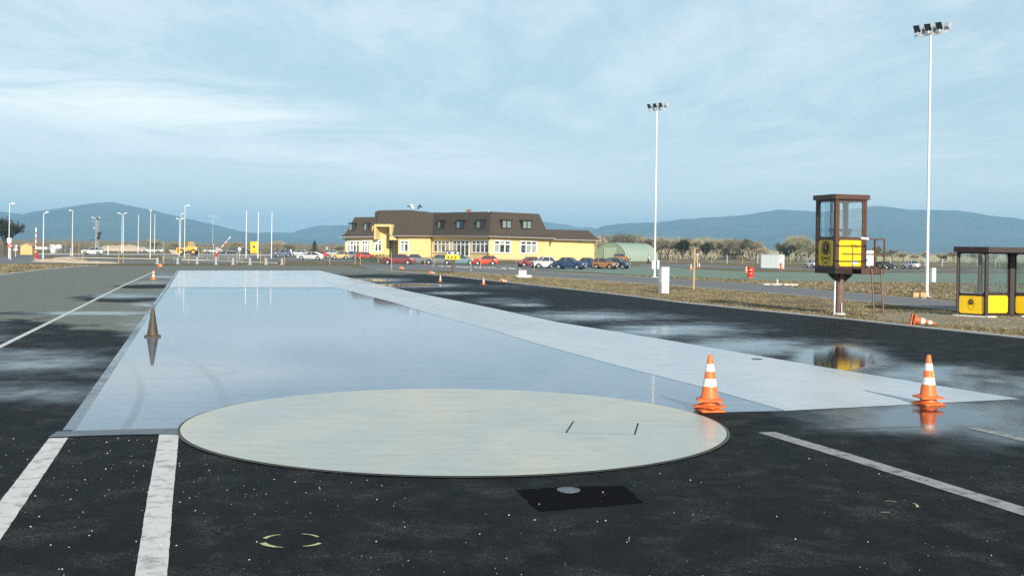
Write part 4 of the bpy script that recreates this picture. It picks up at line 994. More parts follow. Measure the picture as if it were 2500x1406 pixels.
# quarry bits left of the loader
o = MB().extr([(0, 0, .1), (2.4, 0, .0), (1.9, 0, .7), (.8, 0, .95), (-.9, 0, 1.0)], (0, 1.2, 0)).build('digger_bucket', M['sand'], None, bevel=.05); D = 250; o.location = (ray(420, 612)[0] * D, D, 0); tag(o, 'dusty detached digger bucket lying left of the yellow wheel loader', 'digger bucket')

# ------------------------------------------------------------------ quonset hangar
def hangar():
    D = 243; a = ray(1452, 630)[0] * D; Rr = 3.95; ang = R(35)       # arch axis direction
    ax = Vector((math.sin(ang) * 1.0, math.cos(ang), 0)); wd = Vector((math.cos(ang), -math.sin(ang), 0)); Ln = 14.5
    c = Vector((a, D + 2, 0)) + wd * Rr
    t_ = thing('quonset_hangar', 'pale green round roofed hangar behind the right end of the yellow building', 'hangar', c)
    n = 26; prof = [(-math.cos(math.pi * i / n) * Rr, max(0, math.sin(math.pi * i / n)) ** .85 * Rr * 1.0) for i in range(n + 1)]
    sh = MB(); m_ = 1; vs = []
    for j in range(2): vs += [tuple(wd * u + ax * (Ln * j) + Vector((0, 0, z))) for u, z in prof]
    sh.add(vs, [(i, i + 1, n + 2 + i, n + 1 + i) for i in range(n)]); sh.build('vaulted_roof', M['hangar'], t_, True)
    MB().add([tuple(wd * u * .99 + ax * .12 + Vector((0, 0, z * .99))) for u, z in prof], [tuple(range(n + 1))]).build('front_wall', M['hangard'], t_)
    MB().add([tuple(wd * u * .99 + ax * (Ln - .12) + Vector((0, 0, z * .99))) for u, z in prof], [tuple(range(n + 1))]).build('rear_wall', M['hangard'], t_)
    MB().extr([tuple(wd * u + ax * .0 + Vector((0, 0, z))) for u, z in ((-1.5, 0), (1.6, 0), (1.6, 2.9), (-1.5, 2.9))], ax * -.06).build('sliding_door', M['hangar'], t_)
    for j in range(1, 9):
        k = Ln * j / 9; r1 = MB(); pts = [wd * u * 1.008 + ax * k + Vector((0, 0, z * 1.008)) for u, z in prof[12:23]]
        r1.tube(pts, .035, 4); r1.build('panel_seam', M['rib'], t_)
hangar()

# ------------------------------------------------------------------ the main building
def line_hit(p, d, x):
    """where the sight line at photo column x crosses the plan line p + d*t"""
    a = ray(x, 600)[0]; return (a * p.y - p.x) / (d.x - a * d.y)
def onl(p, d, x): t1 = line_hit(p, d, x); return p + d * t1
P3 = Vector((ray(1196, 600)[0] * 225, 225)); dR_ = Vector((1, .85)).normalized(); dL_ = Vector((-1, 1.2)).normalized()
P4 = onl(P3, dR_, 1337); P2 = onl(P3, dL_, 1055.5); P1 = onl(P2, -dR_, 999); dF = Vector((-1, .35)).normalized(); P0 = onl(P1, dF, 845)
dE = Vector((1, .62)).normalized(); E0 = Vector((ray(1326, 600)[0] * 237, 237)); E1 = onl(E0, dE, 1451)
zpx = lambda x, y, q_: HC + ray(x, y)[1] * q_.y
eave = {0: 4.45, 1: 4.7, 2: 4.75, 3: 4.75, 4: 4.65}
bl = thing('office_building', 'long yellow office building with a steep brown shingle roof behind the parked cars', 'building', (P3.x, P3.y, 0))
O = Vector((P3.x, P3.y, 0))
def wallseg(name, a, c, z0, z1, th=.3, m_=None):
    d = (c - a).normalized(); nn = Vector((d.y, -d.x)); 
    if nn.y > 0: nn = -nn
    pts = [a, c, c - nn * th, a - nn * th]
    return MB().prism([(p.x - O.x, p.y - O.y) for p in pts], z0, z1).build(name, m_ or M['wall'], bl)
WQ = onl(P1, dF, 908); WI0 = WQ; dW = Vector((1, .45)).normalized(); WI1 = onl(WQ, dW, 955.5)        # recessed entrance: inner wall runs back from WQ
F1r = onl(P1, dF, 972)
wallseg('wall', P0, WQ, 0, 4.3); wallseg('wall', F1r, P1, 0, 4.8); wallseg('wall', P1, P2, 0, 4.8); wallseg('wall', P2, P3, 0, 4.8); wallseg('wall', P3, P4, 0, 4.8)
zport = zpx(936, 551, WQ)
wallseg('entrance_wall', WI0 + dR_ * .0, WI1, 0, zport - .15)
back = Vector((-.2, 12.5))
# closing walls behind
Bk = [P0 + Vector((6, 12)), Vector((P1.x + 4, P0.y + 11)), Vector((P4.x - 2, P4.y + 11))]
wallseg('wall', P4, Bk[2], 0, 4.8); wallseg('wall', P0, Bk[0], 0, 4.3)
MB().prism([(p.x - O.x, p.y - O.y) for p in (Bk[0], Bk[0] + Vector((0, .3)), Bk[2] + Vector((0, .3)), Bk[2])], 0, 4.6).build('rear_wall', M['wall'], bl)
# mansard roof
def miter(pts, off):
    """offset an open plan chain outwards (towards the camera side)"""
    out = []
    for i, p in enumerate(pts):
        ns = []
        for a, c in ((i - 1, i), (i, i + 1)):
            if a < 0 or c >= len(pts): continue
            d = (pts[c] - pts[a]).normalized(); nn = Vector((d.y, -d.x)); ns.append(nn if nn.y < 0 else -nn)
        if len(ns) == 2:
            b_ = (ns[0] + ns[1]).normalized(); out.append(p + b_ * off / max(.35, b_.dot(ns[0])))
        else: out.append(p + ns[0] * off)
    return out
def mansard(name, chain, ze, zt, ends=(None, None), inset=1.15, over=.95, top_back=None):
    """chain left->right; flared skirt at the eave then a steep slope to a flat top"""
    e_ = miter(chain, over); k_ = miter(chain, .10); tp = miter(chain, -inset); m2 = miter(chain, -inset * .45); n = len(chain)
    e_[0] = e_[0] + ends[0] * over if ends[0] is not None else e_[0]; tp[0] = tp[0] - ends[0] * inset if ends[0] is not None else tp[0]; k_[0] = k_[0] + (ends[0] * .1 if ends[0] is not None else Vector((0, 0))); m2[0] = m2[0] - (ends[0] * inset * .45 if ends[0] is not None else Vector((0, 0)))
    if ends[1] is not None: e_[-1] = e_[-1] + ends[1] * over; tp[-1] = tp[-1] - ends[1] * inset; k_[-1] = k_[-1] + ends[1] * .1; m2[-1] = m2[-1] - ends[1] * inset * .45
    rows = [(e_, [z - .03 for z in ze]), (k_, [z + .85 for z in ze]), (m2, [z + .85 + (t1 - z - .85) * .48 for z, t1 in zip(ze, zt)]), (tp, zt)]
    vs = [(p.x - O.x, p.y - O.y, z) for r_, zz in rows for p, z in zip(r_, zz)]
    fs = [(j * n + i, j * n + i + 1, (j + 1) * n + i + 1, (j + 1) * n + i) for j in range(3) for i in range(n - 1)]
    base = len(vs)
    # rear slope and flat top
    bk = [Vector((p.x, max(q_.y for q_ in chain) + 11.5)) for p in (tp[0], tp[-1])]; be = [Vector((e_[0].x + 2, bk[0].y + 2)), Vector((e_[-1].x - 1, bk[1].y + 2))]
    vs += [(bk[0].x - O.x, bk[0].y - O.y, zt[0]), (bk[1].x - O.x, bk[1].y - O.y, zt[-1]), (be[0].x - O.x, be[0].y - O.y, ze[0]), (be[1].x - O.x, be[1].y - O.y, ze[-1])]
    fs += [tuple(3 * n + i for i in range(n)) + (base + 1, base), (base, base + 1, base + 3, base + 2),
           (0, n, 2 * n, 3 * n, base, base + 2), (n - 1, base + 3, base + 1, 4 * n - 1, 3 * n - 1, 2 * n - 1)]
    # soffit
    rf = MB().add(vs, fs).build(name, M['roof'], bl)
    g_ = MB()
    for a, c, za, zc in zip(e_, e_[1:], ze, ze[1:]):
        pa, pc = Vector((a.x - O.x, a.y - O.y, za - .10)), Vector((c.x - O.x, c.y - O.y, zc - .10))
        d = (pc - pa); nn = Vector((d.y, -d.x, 0)).normalized(); nn = nn if nn.y < 0 else -nn
        g_.extr([pa + nn * .12, pc + nn * .12, pc, pa], (0, 0, .16))
    g_.build('gutter', M['gutter'], rf)
    sf = MB(); w_in = miter(chain, -.05)
    sf.add([(p.x - O.x, p.y - O.y, z - .11) for p, z in zip(e_, ze)] + [(p.x - O.x, p.y - O.y, z - .11) for p, z in zip(w_in, ze)], [(i, i + 1, n + i + 1, n + i) for i in range(n - 1)]); sf.build('soffit', M['wood'], rf)
    return rf, e_, k_, m2, tp
perpL = Vector((-1, -.15)).normalized()
zt0 = zpx(842, 531, P0 + Vector((0, 3))); zt1 = zpx(1003, 513, P1 + Vector((0, 2))); zt2 = zpx(1055, 519, P2); zt3 = zpx(1196, 517, P3 + Vector((0, 2))); zt4 = zpx(1318, 523, P4 + Vector((0, 2)))
FA = onl(P1, dF, 917); FB = onl(P1, dF, 960)
roofA = mansard('roof', [P0, FA], [4.25, 4.4], [zt0, zt0 + .1], (perpL, None), over=1.0)
roofB = mansard('roof', [FB, P1, P2, P3, P4], [4.68, 4.72, 4.75, 4.72, 4.6], [zt1 - .05, zt1, zt2, zt3, zt4], (None, Vector((1, .3)).normalized()))
roofC = None
# the tall roof's left shoulder above the entrance
tpm = miter([FA, FB], -1.15); zl = zpx(912, 517, FA + Vector((0, 2))); km = miter([FA, FB], -.4); kl = miter([onl(P1, dF, 909), FA], -1.15)[0]
sh = MB(); pf = lambda p, z: (p.x - O.x, p.y - O.y, z)
sh.add([pf(km[0], zport), pf(km[1], zport), pf(tpm[1], zt1 - .05), pf(tpm[0], zl + .25), pf(onl(P1, dF, 904) + Vector((.5, 1.0)), zport), pf(kl, zl), pf(kl + Vector((4, 9)), zl), pf(tpm[1] + Vector((6, 9)), zt1)], [(0, 1, 2, 3), (4, 0, 3, 5), (5, 3, 2, 7, 6), (4, 5, 6)])
sh.build('roof', M['roof'], bl)
# portal rim: left cheek, top beam, right jamb, curved foot
nF1 = Vector((dF.y, -dF.x)); nF1 = nF1 if nF1.y < 0 else -nF1
A0, A1 = onl(P1, dF, 917.5) + nF1 * .95, onl(P1, dF, 959) + nF1 * .95
def slabp(name, a, c, z0, z1, depth, m_=M['wall']):
    return MB().prism([pf(a, 0)[:2], pf(c, 0)[:2], pf(c - nF1 * depth, 0)[:2], pf(a - nF1 * depth, 0)[:2]], z0, z1).build(name, m_, bl)
din = (A1 - A0).normalized(); zg = zpx(938, 585, A0)
slabp('portal_cheek', A0, A0 + din * .35, zg, zport + .25, 3.8)
slabp('portal_beam', A0 + din * .352, A1 - din * .352, zport - .25, zport + .25, 3.4)
slabp('portal_jamb', A1 - din * .35, A1, zpx(958, 577, A1), zport + .25, 3.4)
MB().extr([pf(A1 - din * .35, zpx(958, 586, A1)), pf(A1 + din * 1.5, zpx(972, 586, A1)), pf(A1 + din * .6, zpx(964, 579, A1)), pf(A1 + din * .1, zpx(959, 572, A1)), pf(A1 - din * .35, zpx(958, 572, A1))], (-nF1.x * .4, -nF1.y * .4, 0)).build('portal_foot', M['wall'], bl)
# entrance door glass in the recess
EA, EB = WI1 + Vector((-.3, -.2)), F1r - nF1 * .35
MB().prism([pf(EA, 0)[:2], pf(EB, 0)[:2], pf(EB + Vector((.1, .15)), 0)[:2], pf(EA + Vector((.1, .15)), 0)[:2]], .15, 4.6).build('entrance_door', mat('door_green_glass', (.06, .065, .025), .3, dirt=(.25, .25, .2)), bl)
de = (EB - EA).normalized()
fr = MB()
for k in (0, .33, .66, 1): q_ = EA.lerp(EB, k); fr.box((q_.x - O.x, q_.y - O.y - .06, 2.2), (.12, .1, 4.3), math.atan2(de.y, de.x))
qm = EA.lerp(EB, .5); fr.box((qm.x - O.x, qm.y - O.y - .07, 3.1), ((EB - EA).length, .12, .35), math.atan2(de.y, de.x)); fr.build('door_frame', M['dark_brown'], bl)

def window(p, d, x0_, x1_, y0_, y1_, n, trans=.30, name='window', off=.0, door=False):
    a, c = onl(p, d, x0_), onl(p, d, x1_)
    if (c - a).x < 0: a, c = c, a
    dd = (c - a).normalized(); nn = Vector((dd.y, -dd.x)); nn = nn if nn.y < 0 else -nn
    m0 = a.lerp(c, .5); z1_, z0_ = zpx((x0_ + x1_) / 2, y0_, m0), zpx((x0_ + x1_) / 2, y1_, m0); ang = math.atan2(dd.y, dd.x); Lw = (c - a).length
    fw = .22 if not door else .2
    def bx(me, u, z, lu, lz, dep, o_):
        q_ = a + dd * u + nn * (o_ + off); me.box((q_.x - O.x, q_.y - O.y, z), (lu, dep, lz), ang)
    fm = MB(); H_ = z1_ - z0_; zt_ = z1_ - H_ * trans
    bx(fm, Lw / 2, z1_ - fw / 2, Lw, fw, .12, .04); bx(fm, Lw / 2, z0_ + fw / 2, Lw + .2, fw, .22, .07)
    bx(fm, Lw / 2, zt_, Lw - fw * 2, fw * .9, .10, .045)
    for k in range(n + 1):
        u = fw / 2 + (Lw - fw) * k / n; wv = fw if k in (0, n) else fw * 1.15
        bx(fm, u, (z0_ + z1_) / 2, wv, H_ - fw * 2 - .01, .11, .042)
    w_o = fm.build(name, M['frame'], bl)
    for k in range(n):
        u = fw / 2 + (Lw - fw) * (k + .5) / n
        for zz, hh in (((zt_ + z1_) / 2, z1_ - zt_), ((zt_ + z0_) / 2, zt_ - z0_)):
            pm = MB(); bx(pm, u, zz, (Lw - fw) / n, hh, .02, .012)
            rr = random.random(); pm.build('pane', CURT if (rr < .28) else M['pane'], w_o)
CURT = mat('curtained_glass', (.36, .38, .34), .3, var=.3, scale=2, spec=.7, dirt=(.12, .13, .11), dscale=1.5, damt=.6)
random.seed(4)
window(P1, dF, 847, 879, 587.5, 620, 4); window(P1, dF, 883, 905, 587, 620, 3)
window(WI0, dW, 914, 932, 586, 615, 2)
window(P1, dF, 977.5, 998, 586.5, 616, 2)
window(P2, dL_, 1059, 1098, 587, 617, 4); window(P2, dL_, 1105, 1146, 586.5, 626, 4, .26, door=True); window(P2, dL_, 1152, 1194.5, 587, 618, 4)
window(P3, dR_, 1205, 1246, 587, 618.5, 3); window(P3, dR_, 1270, 1310.5, 588, 619.5, 3)
# plinth and downpipes
for a, c in ((P3, P4), (P2, P3), (P1, P2)):
    d = (c - a).normalized(); nn = Vector((d.y, -d.x)); nn = nn if nn.y < 0 else -nn
    MB().prism([pf(v, 0)[:2] for v in (a + nn * .05, c + nn * .05, c + nn * .003, a + nn * .003)], 0, .28).build('plinth', M['wood'], bl)
for pv_ in (P2 + Vector((-.15, -.45)), P3 + Vector((-.35, -.12))): MB().cyl((pv_.x - O.x, pv_.y - O.y, .2), (pv_.x - O.x, pv_.y - O.y, 4.6), .07).build('downpipe', M['brown'], bl)
MB().tube([pf(P0 + Vector((.1, -.1)), 3.6), pf(P0 + Vector((-.9, -.3)), 4.05), pf(P0 + Vector((-1.1, -.4)), 4.35)], .05).build('downpipe', M['brown'], bl)
# roof windows
def dormer(p, d, x0_, x1_, y0_, y1_, pale):
    a, c = onl(p, d, x0_), onl(p, d, x1_)
    if (c - a).x < 0: a, c = c, a
    dd = (c - a).normalized(); nn = Vector((dd.y, -dd.x)); nn = nn if nn.y < 0 else -nn; m0 = a.lerp(c, .5)
    z1_, z0_ = zpx((x0_ + x1_) / 2, y0_, m0), zpx((x0_ + x1_) / 2, y1_, m0); ang = math.atan2(dd.y, dd.x); Lw = (c - a).length
    off = -.02
    def bx(me, u, z, lu, lz, dep, o_): q_ = a + dd * u + nn * (o_ + off); me.box((q_.x - O.x, q_.y - O.y, z), (lu, dep, lz), ang)
    ck = MB(); bx(ck, Lw / 2, (z0_ + z1_) / 2, Lw, z1_ - z0_, 1.5, -.75); w_o = ck.build('dormer_window', M['dark_brown'], bl)
    for k in range(2):
        pm = MB(); bx(pm, Lw * (.26 + .48 * k), (z0_ + z1_) / 2, Lw * .36, (z1_ - z0_) * .86, .03, .012); pm.build('pane', M['greenpane'] if (pale == 2 or (pale == 1 and k == 0)) else M['darkpane'], w_o)
    rf = MB(); bx(rf, Lw / 2, z1_ + .06, Lw * 1.18, .14, 1.9, -.62); rf.build('dormer_roof', M['dark_brown'], w_o)
for a in ((P1, dF, 851, 866, 545.5, 563, 1), (P1, dF, 888, 900, 545, 563, 1), (P2, dL_, 1067, 1082, 539, 558, 1), (P2, dL_, 1113, 1130, 538.5, 558, 1), (P2, dL_, 1162, 1180, 538, 557.5, 1), (P3, dR_, 1225, 1248, 538, 557.5, 2), (P3, dR_, 1275, 1297, 539, 559, 2)): dormer(*a)
# annex
def annex():
    wallseg('annex_wall', E0, E1, 0, 4.35); wallseg('annex_wall', E1, E1 + Vector((1.2, 9)), 0, 4.35)
    ch = [E0 + dE * .9, E1]; rf = mansard('annex_roof', ch, [4.4, 4.35], [zpx(1345, 560.5, E0 + Vector((0, 3))), zpx(1452, 563, E1 + Vector((0, 2)))], (None, Vector((1, .2)).normalized()), inset=.9, over=.9)
    dp = onl(E0, dE, 1319), onl(E0, dE, 1326.5); nn = Vector((dE.y, -dE.x)); m0 = dp[0].lerp(dp[1], .5) + nn * .03
    MB().box((m0.x - O.x, m0.y - O.y, 1.25), ((dp[1] - dp[0]).length, .08, 2.2), math.atan2(dE.y, dE.x)).build('side_door', M['dark_brown'], bl)
    l0 = onl(E0, dE, 1417) + nn * .12; MB().box((l0.x - O.x, l0.y - O.y, 4.0), (.35, .2, .35), math.atan2(dE.y, dE.x)).build('wall_lamp', M['gutter'], bl)
annex()
# roof plant: paler roof behind, dishes, chimney, vent
pz = zt2
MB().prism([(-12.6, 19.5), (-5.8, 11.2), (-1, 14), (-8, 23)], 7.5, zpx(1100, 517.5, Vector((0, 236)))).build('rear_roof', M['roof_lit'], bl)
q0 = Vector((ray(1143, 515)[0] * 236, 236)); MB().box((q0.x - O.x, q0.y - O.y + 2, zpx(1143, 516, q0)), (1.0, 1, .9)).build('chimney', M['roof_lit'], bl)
for x, ysz, fl in ((1003, 505, 1), (1023, 506, -1)):
    q0 = Vector((ray(x, ysz)[0] * 240, 240)); zz = zpx(x, ysz, q0); bx0 = (q0.x - O.x, q0.y - O.y)
    MB().cyl((bx0[0], bx0[1], 8.5), (bx0[0], bx0[1], zz), .07).build('dish_mast', M['gutter'], bl)
    MB().lathe([(.05, 0), (.4, .06), (.62, .2)], 18, cap=False).build('satellite_dish', M['white_metal'] if fl > 0 else M['darktwig'], bl).matrix_local = Matrix.Translation((bx0[0] + .15, bx0[1] - .1, zz)) @ Matrix.Rotation(R(60 * fl), 4, 'Y') @ Matrix.Rotation(R(20), 4, 'X')
    MB().box((bx0[0] - .5 * fl, bx0[1] - .1, zz + .1), (.5, .2, .25), R(0)).build('dish_feed', M['darktwig'], bl)
q0 = Vector((ray(1193, 517)[0] * 229, 229)); MB().cyl((q0.x - O.x, q0.y - O.y, 8.6), (q0.x - O.x, q0.y - O.y, zpx(1193, 515.5, q0)), .2).build('roof_vent', M['white_metal'], bl)
# low hedge at the entrance
def bush_mesh(w_, d_, h_, n, sz, seed, lean=0):
    random.seed(seed); me = MB()
    for k in range(n):
        a, b_, c_ = random.gauss(0, .35), random.gauss(0, .35), random.random()
        p = Vector((a * w_, b_ * d_, h_ * (c_ ** .8) * max(.1, 1 - (a * a + b_ * b_))))
        u = Vector((random.gauss(0, 1), random.gauss(0, 1), random.gauss(0, 1))).normalized() * sz; v = u.orthogonal().normalized() * sz * .6
        me.add([p - u, p + v, p + u], [(0, 1, 2)])
    return me
hg = bush_mesh(5.5, 1.6, 1.3, 900, .14, 8).build('green_bush', mat('bush_green', (.035, .06, .022), .9), None); p = G(925, 640); hg.location = p; tag(hg, 'low green bush between the bright red compact and the burgundy sedan', 'bush')

# ------------------------------------------------------------------ observation tower and shelter
def rrect(w_, h_, r_, n=5):
    pts = []
    for cx, cz, a0 in ((w_ / 2 - r_, h_ / 2 - r_, 0), (-w_ / 2 + r_, h_ / 2 - r_, 90), (-w_ / 2 + r_, -h_ / 2 + r_, 180), (w_ / 2 - r_, -h_ / 2 + r_, 270)):
        for k in range(n): a = R(a0 + 90 * k / (n - 1)); pts.append((cx + r_ * math.cos(a), cz + r_ * math.sin(a)))
    return pts
def side_xf(c, ang):      # panel-local (u right, v up, out towards the viewer) -> thing-local
    d = Vector((math.cos(ang), math.sin(ang), 0)); o_ = Vector((d.y, -d.x, 0))
    return lambda u, v, k=0.0: Vector(c) + d * u + Vector((0, 0, v)) + o_ * k
def holed(xf, W_, z0, z1, holes, th=.07):
    """a steel side with round cornered openings: built as a grid of bars round each opening"""
    me = MB(); zs = z0
    zc = [z0] + [v for h in holes for v in (h[1] - h[3] / 2, h[1] + h[3] / 2)] + [z1]
    for a, c in zip(zc[::2], zc[1::2]):
        me.extr([xf(-W_ / 2, a), xf(W_ / 2, a), xf(W_ / 2, c), xf(-W_ / 2, c)], xf(0, 0, -th) - xf(0, 0, 0))
    for u, v, w_, h_, r_ in holes:
        rr = rrect(w_, h_, r_); n = len(rr); top = v + h_ / 2; bot = v - h_ / 2
        for sg in (-1, 1):
            half = [p for p in rr if p[0] * sg > 0]; half.sort(key=lambda p: p[1])
            pl = [(sg * W_ / 2, bot)] + [(u + p[0], v + p[1]) for p in half] + [(sg * W_ / 2, top)]
            me.extr([xf(a, b_, -.001) for a, b_ in pl], xf(0, 0, -th) - xf(0, 0, 0))
    return me
def eagle(xf, cu, cv, s_, par, withtext=True):
    ink = M['black']; k = .012; em = MB(); n = 40
    o1 = [(.30 * s_ * math.cos(2 * math.pi * i / n), .56 * s_ * math.sin(2 * math.pi * i / n)) for i in range(n)]
    i1 = [(.28 * s_ * math.cos(2 * math.pi * i / n), .54 * s_ * math.sin(2 * math.pi * i / n)) for i in range(n)]
    em.add([xf(cu + a, cv + b_, k) for a, b_ in o1] + [xf(cu + a, cv + b_, k) for a, b_ in i1], [(i, (i + 1) % n, n + (i + 1) % n, n + i) for i in range(n)])
    em.build('emblem_ring', ink, par)
    e = MB(); cy = cv + .16 * s_
    for sg in (-1, 1):
        for j, (a, L_) in enumerate(((62, .22), (40, .24), (20, .27), (2, .28), (-16, .29), (-34, .30), (-52, .29), (-70, .26))):
            ar = R(a); c0 = Vector((.05 * s_ * sg, 0)); wv = .018 * s_
            dx, dy = math.cos(ar) * sg, math.sin(ar) * 1.12
            p0 = (cu + .04 * s_ * sg, cy + .02 * s_); p1 = (cu + dx * L_ * s_, cy + dy * L_ * s_)
            nx, ny = -dy, dx
            e.add([xf(p0[0] - nx * wv, p0[1] - ny * wv, k), xf(p1[0] - nx * wv * 1.1, p1[1] - ny * wv * 1.1, k), xf(p1[0] + nx * wv * .6, p1[1] + ny * wv * .6, k), xf(p0[0] + nx * wv, p0[1] + ny * wv, k)], [(0, 1, 2, 3)])
        hx = cu + sg * .055 * s_; hy = cy + .20 * s_       # two heads looking outwards
        e.add([xf(hx - .03 * s_, hy - .08 * s_, k + .001), xf(hx + .03 * s_, hy - .08 * s_, k + .001), xf(hx + .035 * s_, hy + .03 * s_, k + .001), xf(hx + sg * .085 * s_, hy + .012 * s_, k + .001), xf(hx - .03 * s_, hy + .04 * s_, k + .001)], [(0, 1, 2, 4) if sg > 0 else (0, 1, 2, 4)])
    body = [(0, .12), (.09, .10), (.115, -.02), (.07, -.14), (.03, -.22), (0, -.28), (-.03, -.22), (-.07, -.14), (-.115, -.02), (-.09, .10)]
    e.add([xf(cu + a * s_, cy + b_ * s_, k + .002) for a, b_ in body], [tuple(range(10))])
    e.add([xf(cu - .012 * s_, cy + .1 * s_, k + .002), xf(cu + .012 * s_, cy + .1 * s_, k + .002), xf(cu + .012 * s_, cy + .30 * s_, k + .002), xf(cu - .012 * s_, cy + .30 * s_, k + .002)], [(0, 1, 2, 3)])
    eg = e.build('eagle_emblem', ink, par)
    sh_ = MB().add([xf(cu + a * s_, cy + b_ * s_, k + .004) for a, b_ in ((-.035, .05), (.035, .05), (.035, -.02), (0, -.06), (-.035, -.02))], [(0, 1, 2, 3, 4)])
    sh_.build('breast_shield', M['yellow'] if withtext else M['white_paint'], eg)
    if withtext:
        cu_ = bpy.data.curves.new('lettering', 'FONT'); cu_.body = 'ÖAMTC'; cu_.align_x = 'CENTER'; cu_.size = .15 * s_; cu_.offset = .002
        to = bpy.data.objects.new('lettering', cu_); C.objects.link(to); bpy.context.view_layer.update()
        me = bpy.data.meshes.new_from_object(to.evaluated_get(bpy.context.evaluated_depsgraph_get())); bpy.data.objects.remove(to)
        for v in me.vertices: v.co = xf(cu + v.co.x, cv - .27 * s_ + v.co.y, k)
        me.materials.clear(); me.materials.append(ink); o = bpy.data.objects.new('lettering', me); C.objects.link(o); o.parent = par
        t2 = MB()
        for i in range(9):
            a = R(-128 + 9.5 * i); r_ = .40 * s_; um, vm = cu + r_ * .52 * math.cos(a) * 1.0, cv + r_ * 1.0 * math.sin(a)
            t2.add([xf(um - .010 * s_, vm - .03 * s_, k), xf(um + .012 * s_, vm - .03 * s_, k), xf(um + .012 * s_, vm + .03 * s_, k), xf(um - .010 * s_, vm + .03 * s_, k)], [(0, 1, 2, 3)])
        t2.build('small_print', ink, par)
def tower():
    p = G(2050, 768); t_ = thing('observation_tower', 'brown steel observation cabin with yellow panels on a single pole, ladder on the right', 'observation cabin', p, R(17.5))
    D = p.y; Z = lambda y: HC + ray(2050, y)[1] * D; w_ = 1.45; h = w_ / 2
    MB().lathe([(.17, 0), (.17, Z(668))], 24).build('pole', mat('pole_brown', (.17, .10, .075), .6, var=.3, scale=5, dirt=(.26, .19, .16), dscale=3), t_, True)
    MB().lathe([(.24, 0), (.24, .06), (.17, .08)], 20).build('pole_foot', M['concrete'], t_)
    for a in range(4):
        ang = R(45 + 90 * a); c_, s2 = math.cos(ang), math.sin(ang)
        MB().extr([(.15 * c_, .15 * s2, Z(690)), (.15 * c_, .15 * s2, Z(668.5)), (.5 * c_, .5 * s2, Z(668.5)), (.5 * c_, .5 * s2, Z(671))], (-.03 * s2, .03 * c_, 0)).build('gusset', M['dark_brown'], t_)
    zf, zs, zm, zw, zt = Z(667.5), Z(653), Z(584.5), Z(580), Z(489)
    MB().box((0, 0, (zf + zs) / 2), (w_ + .04, w_ + .04, zs - zf)).build('floor_box', M['dark_brown'], t_)
    sides = [((0, -h, 0), 0), ((-h, 0, 0), -math.pi / 2), ((h, 0, 0), math.pi / 2), ((0, h, 0), math.pi)]
    pv_ = (Z(649) + Z(586)) / 2; ph = Z(586) - Z(649); wv_ = (Z(579) + Z(493)) / 2; wh = Z(493) - Z(579)
    for i, (c, ang) in enumerate(sides):
        xf = side_xf(c, ang)
        fr = holed(xf, w_ - .002 * i, zs, zt, [(0, pv_, w_ - .34, ph, .12), (0, wv_, w_ - .34, wh, .12)]).build('side_frame', M['brown'], t_)
        rr = rrect(w_ - .30, ph + .03, .12)
        pn = MB().extr([xf(a, pv_ + b_, -.045) for a, b_ in rr], xf(0, 0, .02) - xf(0, 0, 0)).build('yellow_panel', M['yellow'], t_)
        MB().extr([xf(a, wv_ + b_, -.045) for a, b_ in rrect(w_ - .30, wh + .03, .12)], xf(0, 0, .008) - xf(0, 0, 0)).build('window_pane', glassy, t_)
        if i == 1: eagle(lambda u, v, k=0.0, f_=xf: f_(u, v, k - .022), 0, pv_ + .02, 1.12, pn)
        if i == 0:
            MB().extr([xf(u, v, -.02) for u, v in ((.05, pv_ - .46), (.36, pv_ - .46), (.36, pv_ - .30), (.05, pv_ - .30))], xf(0, 0, .008) - xf(0, 0, 0)).build('notice', M['white_paint'], pn)
    for sx_ in (-1, 1):
        for sy_ in (-1, 1): MB().box((sx_ * (h - .04), sy_ * (h - .04), (zs + zt) / 2), (.11, .11, zt - zs)).build('corner_post', M['brown'], t_)
    MB().box((0, 0, (zt + Z(477)) / 2), (w_ + .22, w_ + .22, Z(477) - zt)).build('roof', M['brown'], t_, bevel=.02)
    # inside: a console and a post
    MB().box((.1, .2, Z(562)), (.9, .35, .12)).box((.35, .05, Z(566)), (.2, .2, .3)).build('console', M['black'], t_)
    MB().box((-.28, .28, (zs + zt) / 2), (.09, .09, zt - zs)).build('inner_post', M['brown'], t_)
    # gallery in front of the right hand face, running past the corner
    u0, u1, v0, v1 = .08, 1.14, -h - .62, -h + .0
    MB().box(((u0 + u1) / 2, (v0 + v1) / 2, Z(656)), (u1 - u0, v1 - v0 - .01, .05)).build('gallery_floor', M['brown'], t_)
    MB().box(((u0 + u1) / 2, v0, (Z(654) + Z(668)) / 2), (u1 - u0, .05, Z(654) - Z(668))).build('gallery_beam', M['brown'], t_)
    MB().box((u1, (v0 + v1) / 2, (Z(654) + Z(668)) / 2), (.05, v1 - v0 - .06, Z(654) - Z(668))).build('gallery_beam', M['brown'], t_)
    rl = MB(); zt2, zm2 = Z(583.5), Z(620)
    for u in (u0, .70, u1): rl.box((u, v0 - .03, (Z(654) + zt2) / 2), (.05, .04, zt2 - Z(654)))
    rl.box((u1, v1, (Z(654) + zt2) / 2), (.05, .05, zt2 - Z(654)))
    for zz in (zt2, zm2): rl.box(((-h - .1 + u1) / 2, v0 - .03, zz), (u1 + h + .1, .05, .05)); rl.box((u1, (v0 + v1) / 2, zz), (.05, v1 - v0, .05))
    rl.build('railing', M['brown'], t_)
    MB().cyl((.0, v0 - .05, zt2 + .03), (.36, v0 - .05, zt2 + .0), .05, .05, 12).build('tube_lamp', M['white_metal'], t_)
    # ladder at the right end
    for u in (.54, .99): MB().cyl((u, v0 - .05, Z(656)), (u - .06, v0 - .35, 0.0), .036, .036, 8).build('ladder_rail', M['brown'], t_)
    zb = Z(656)
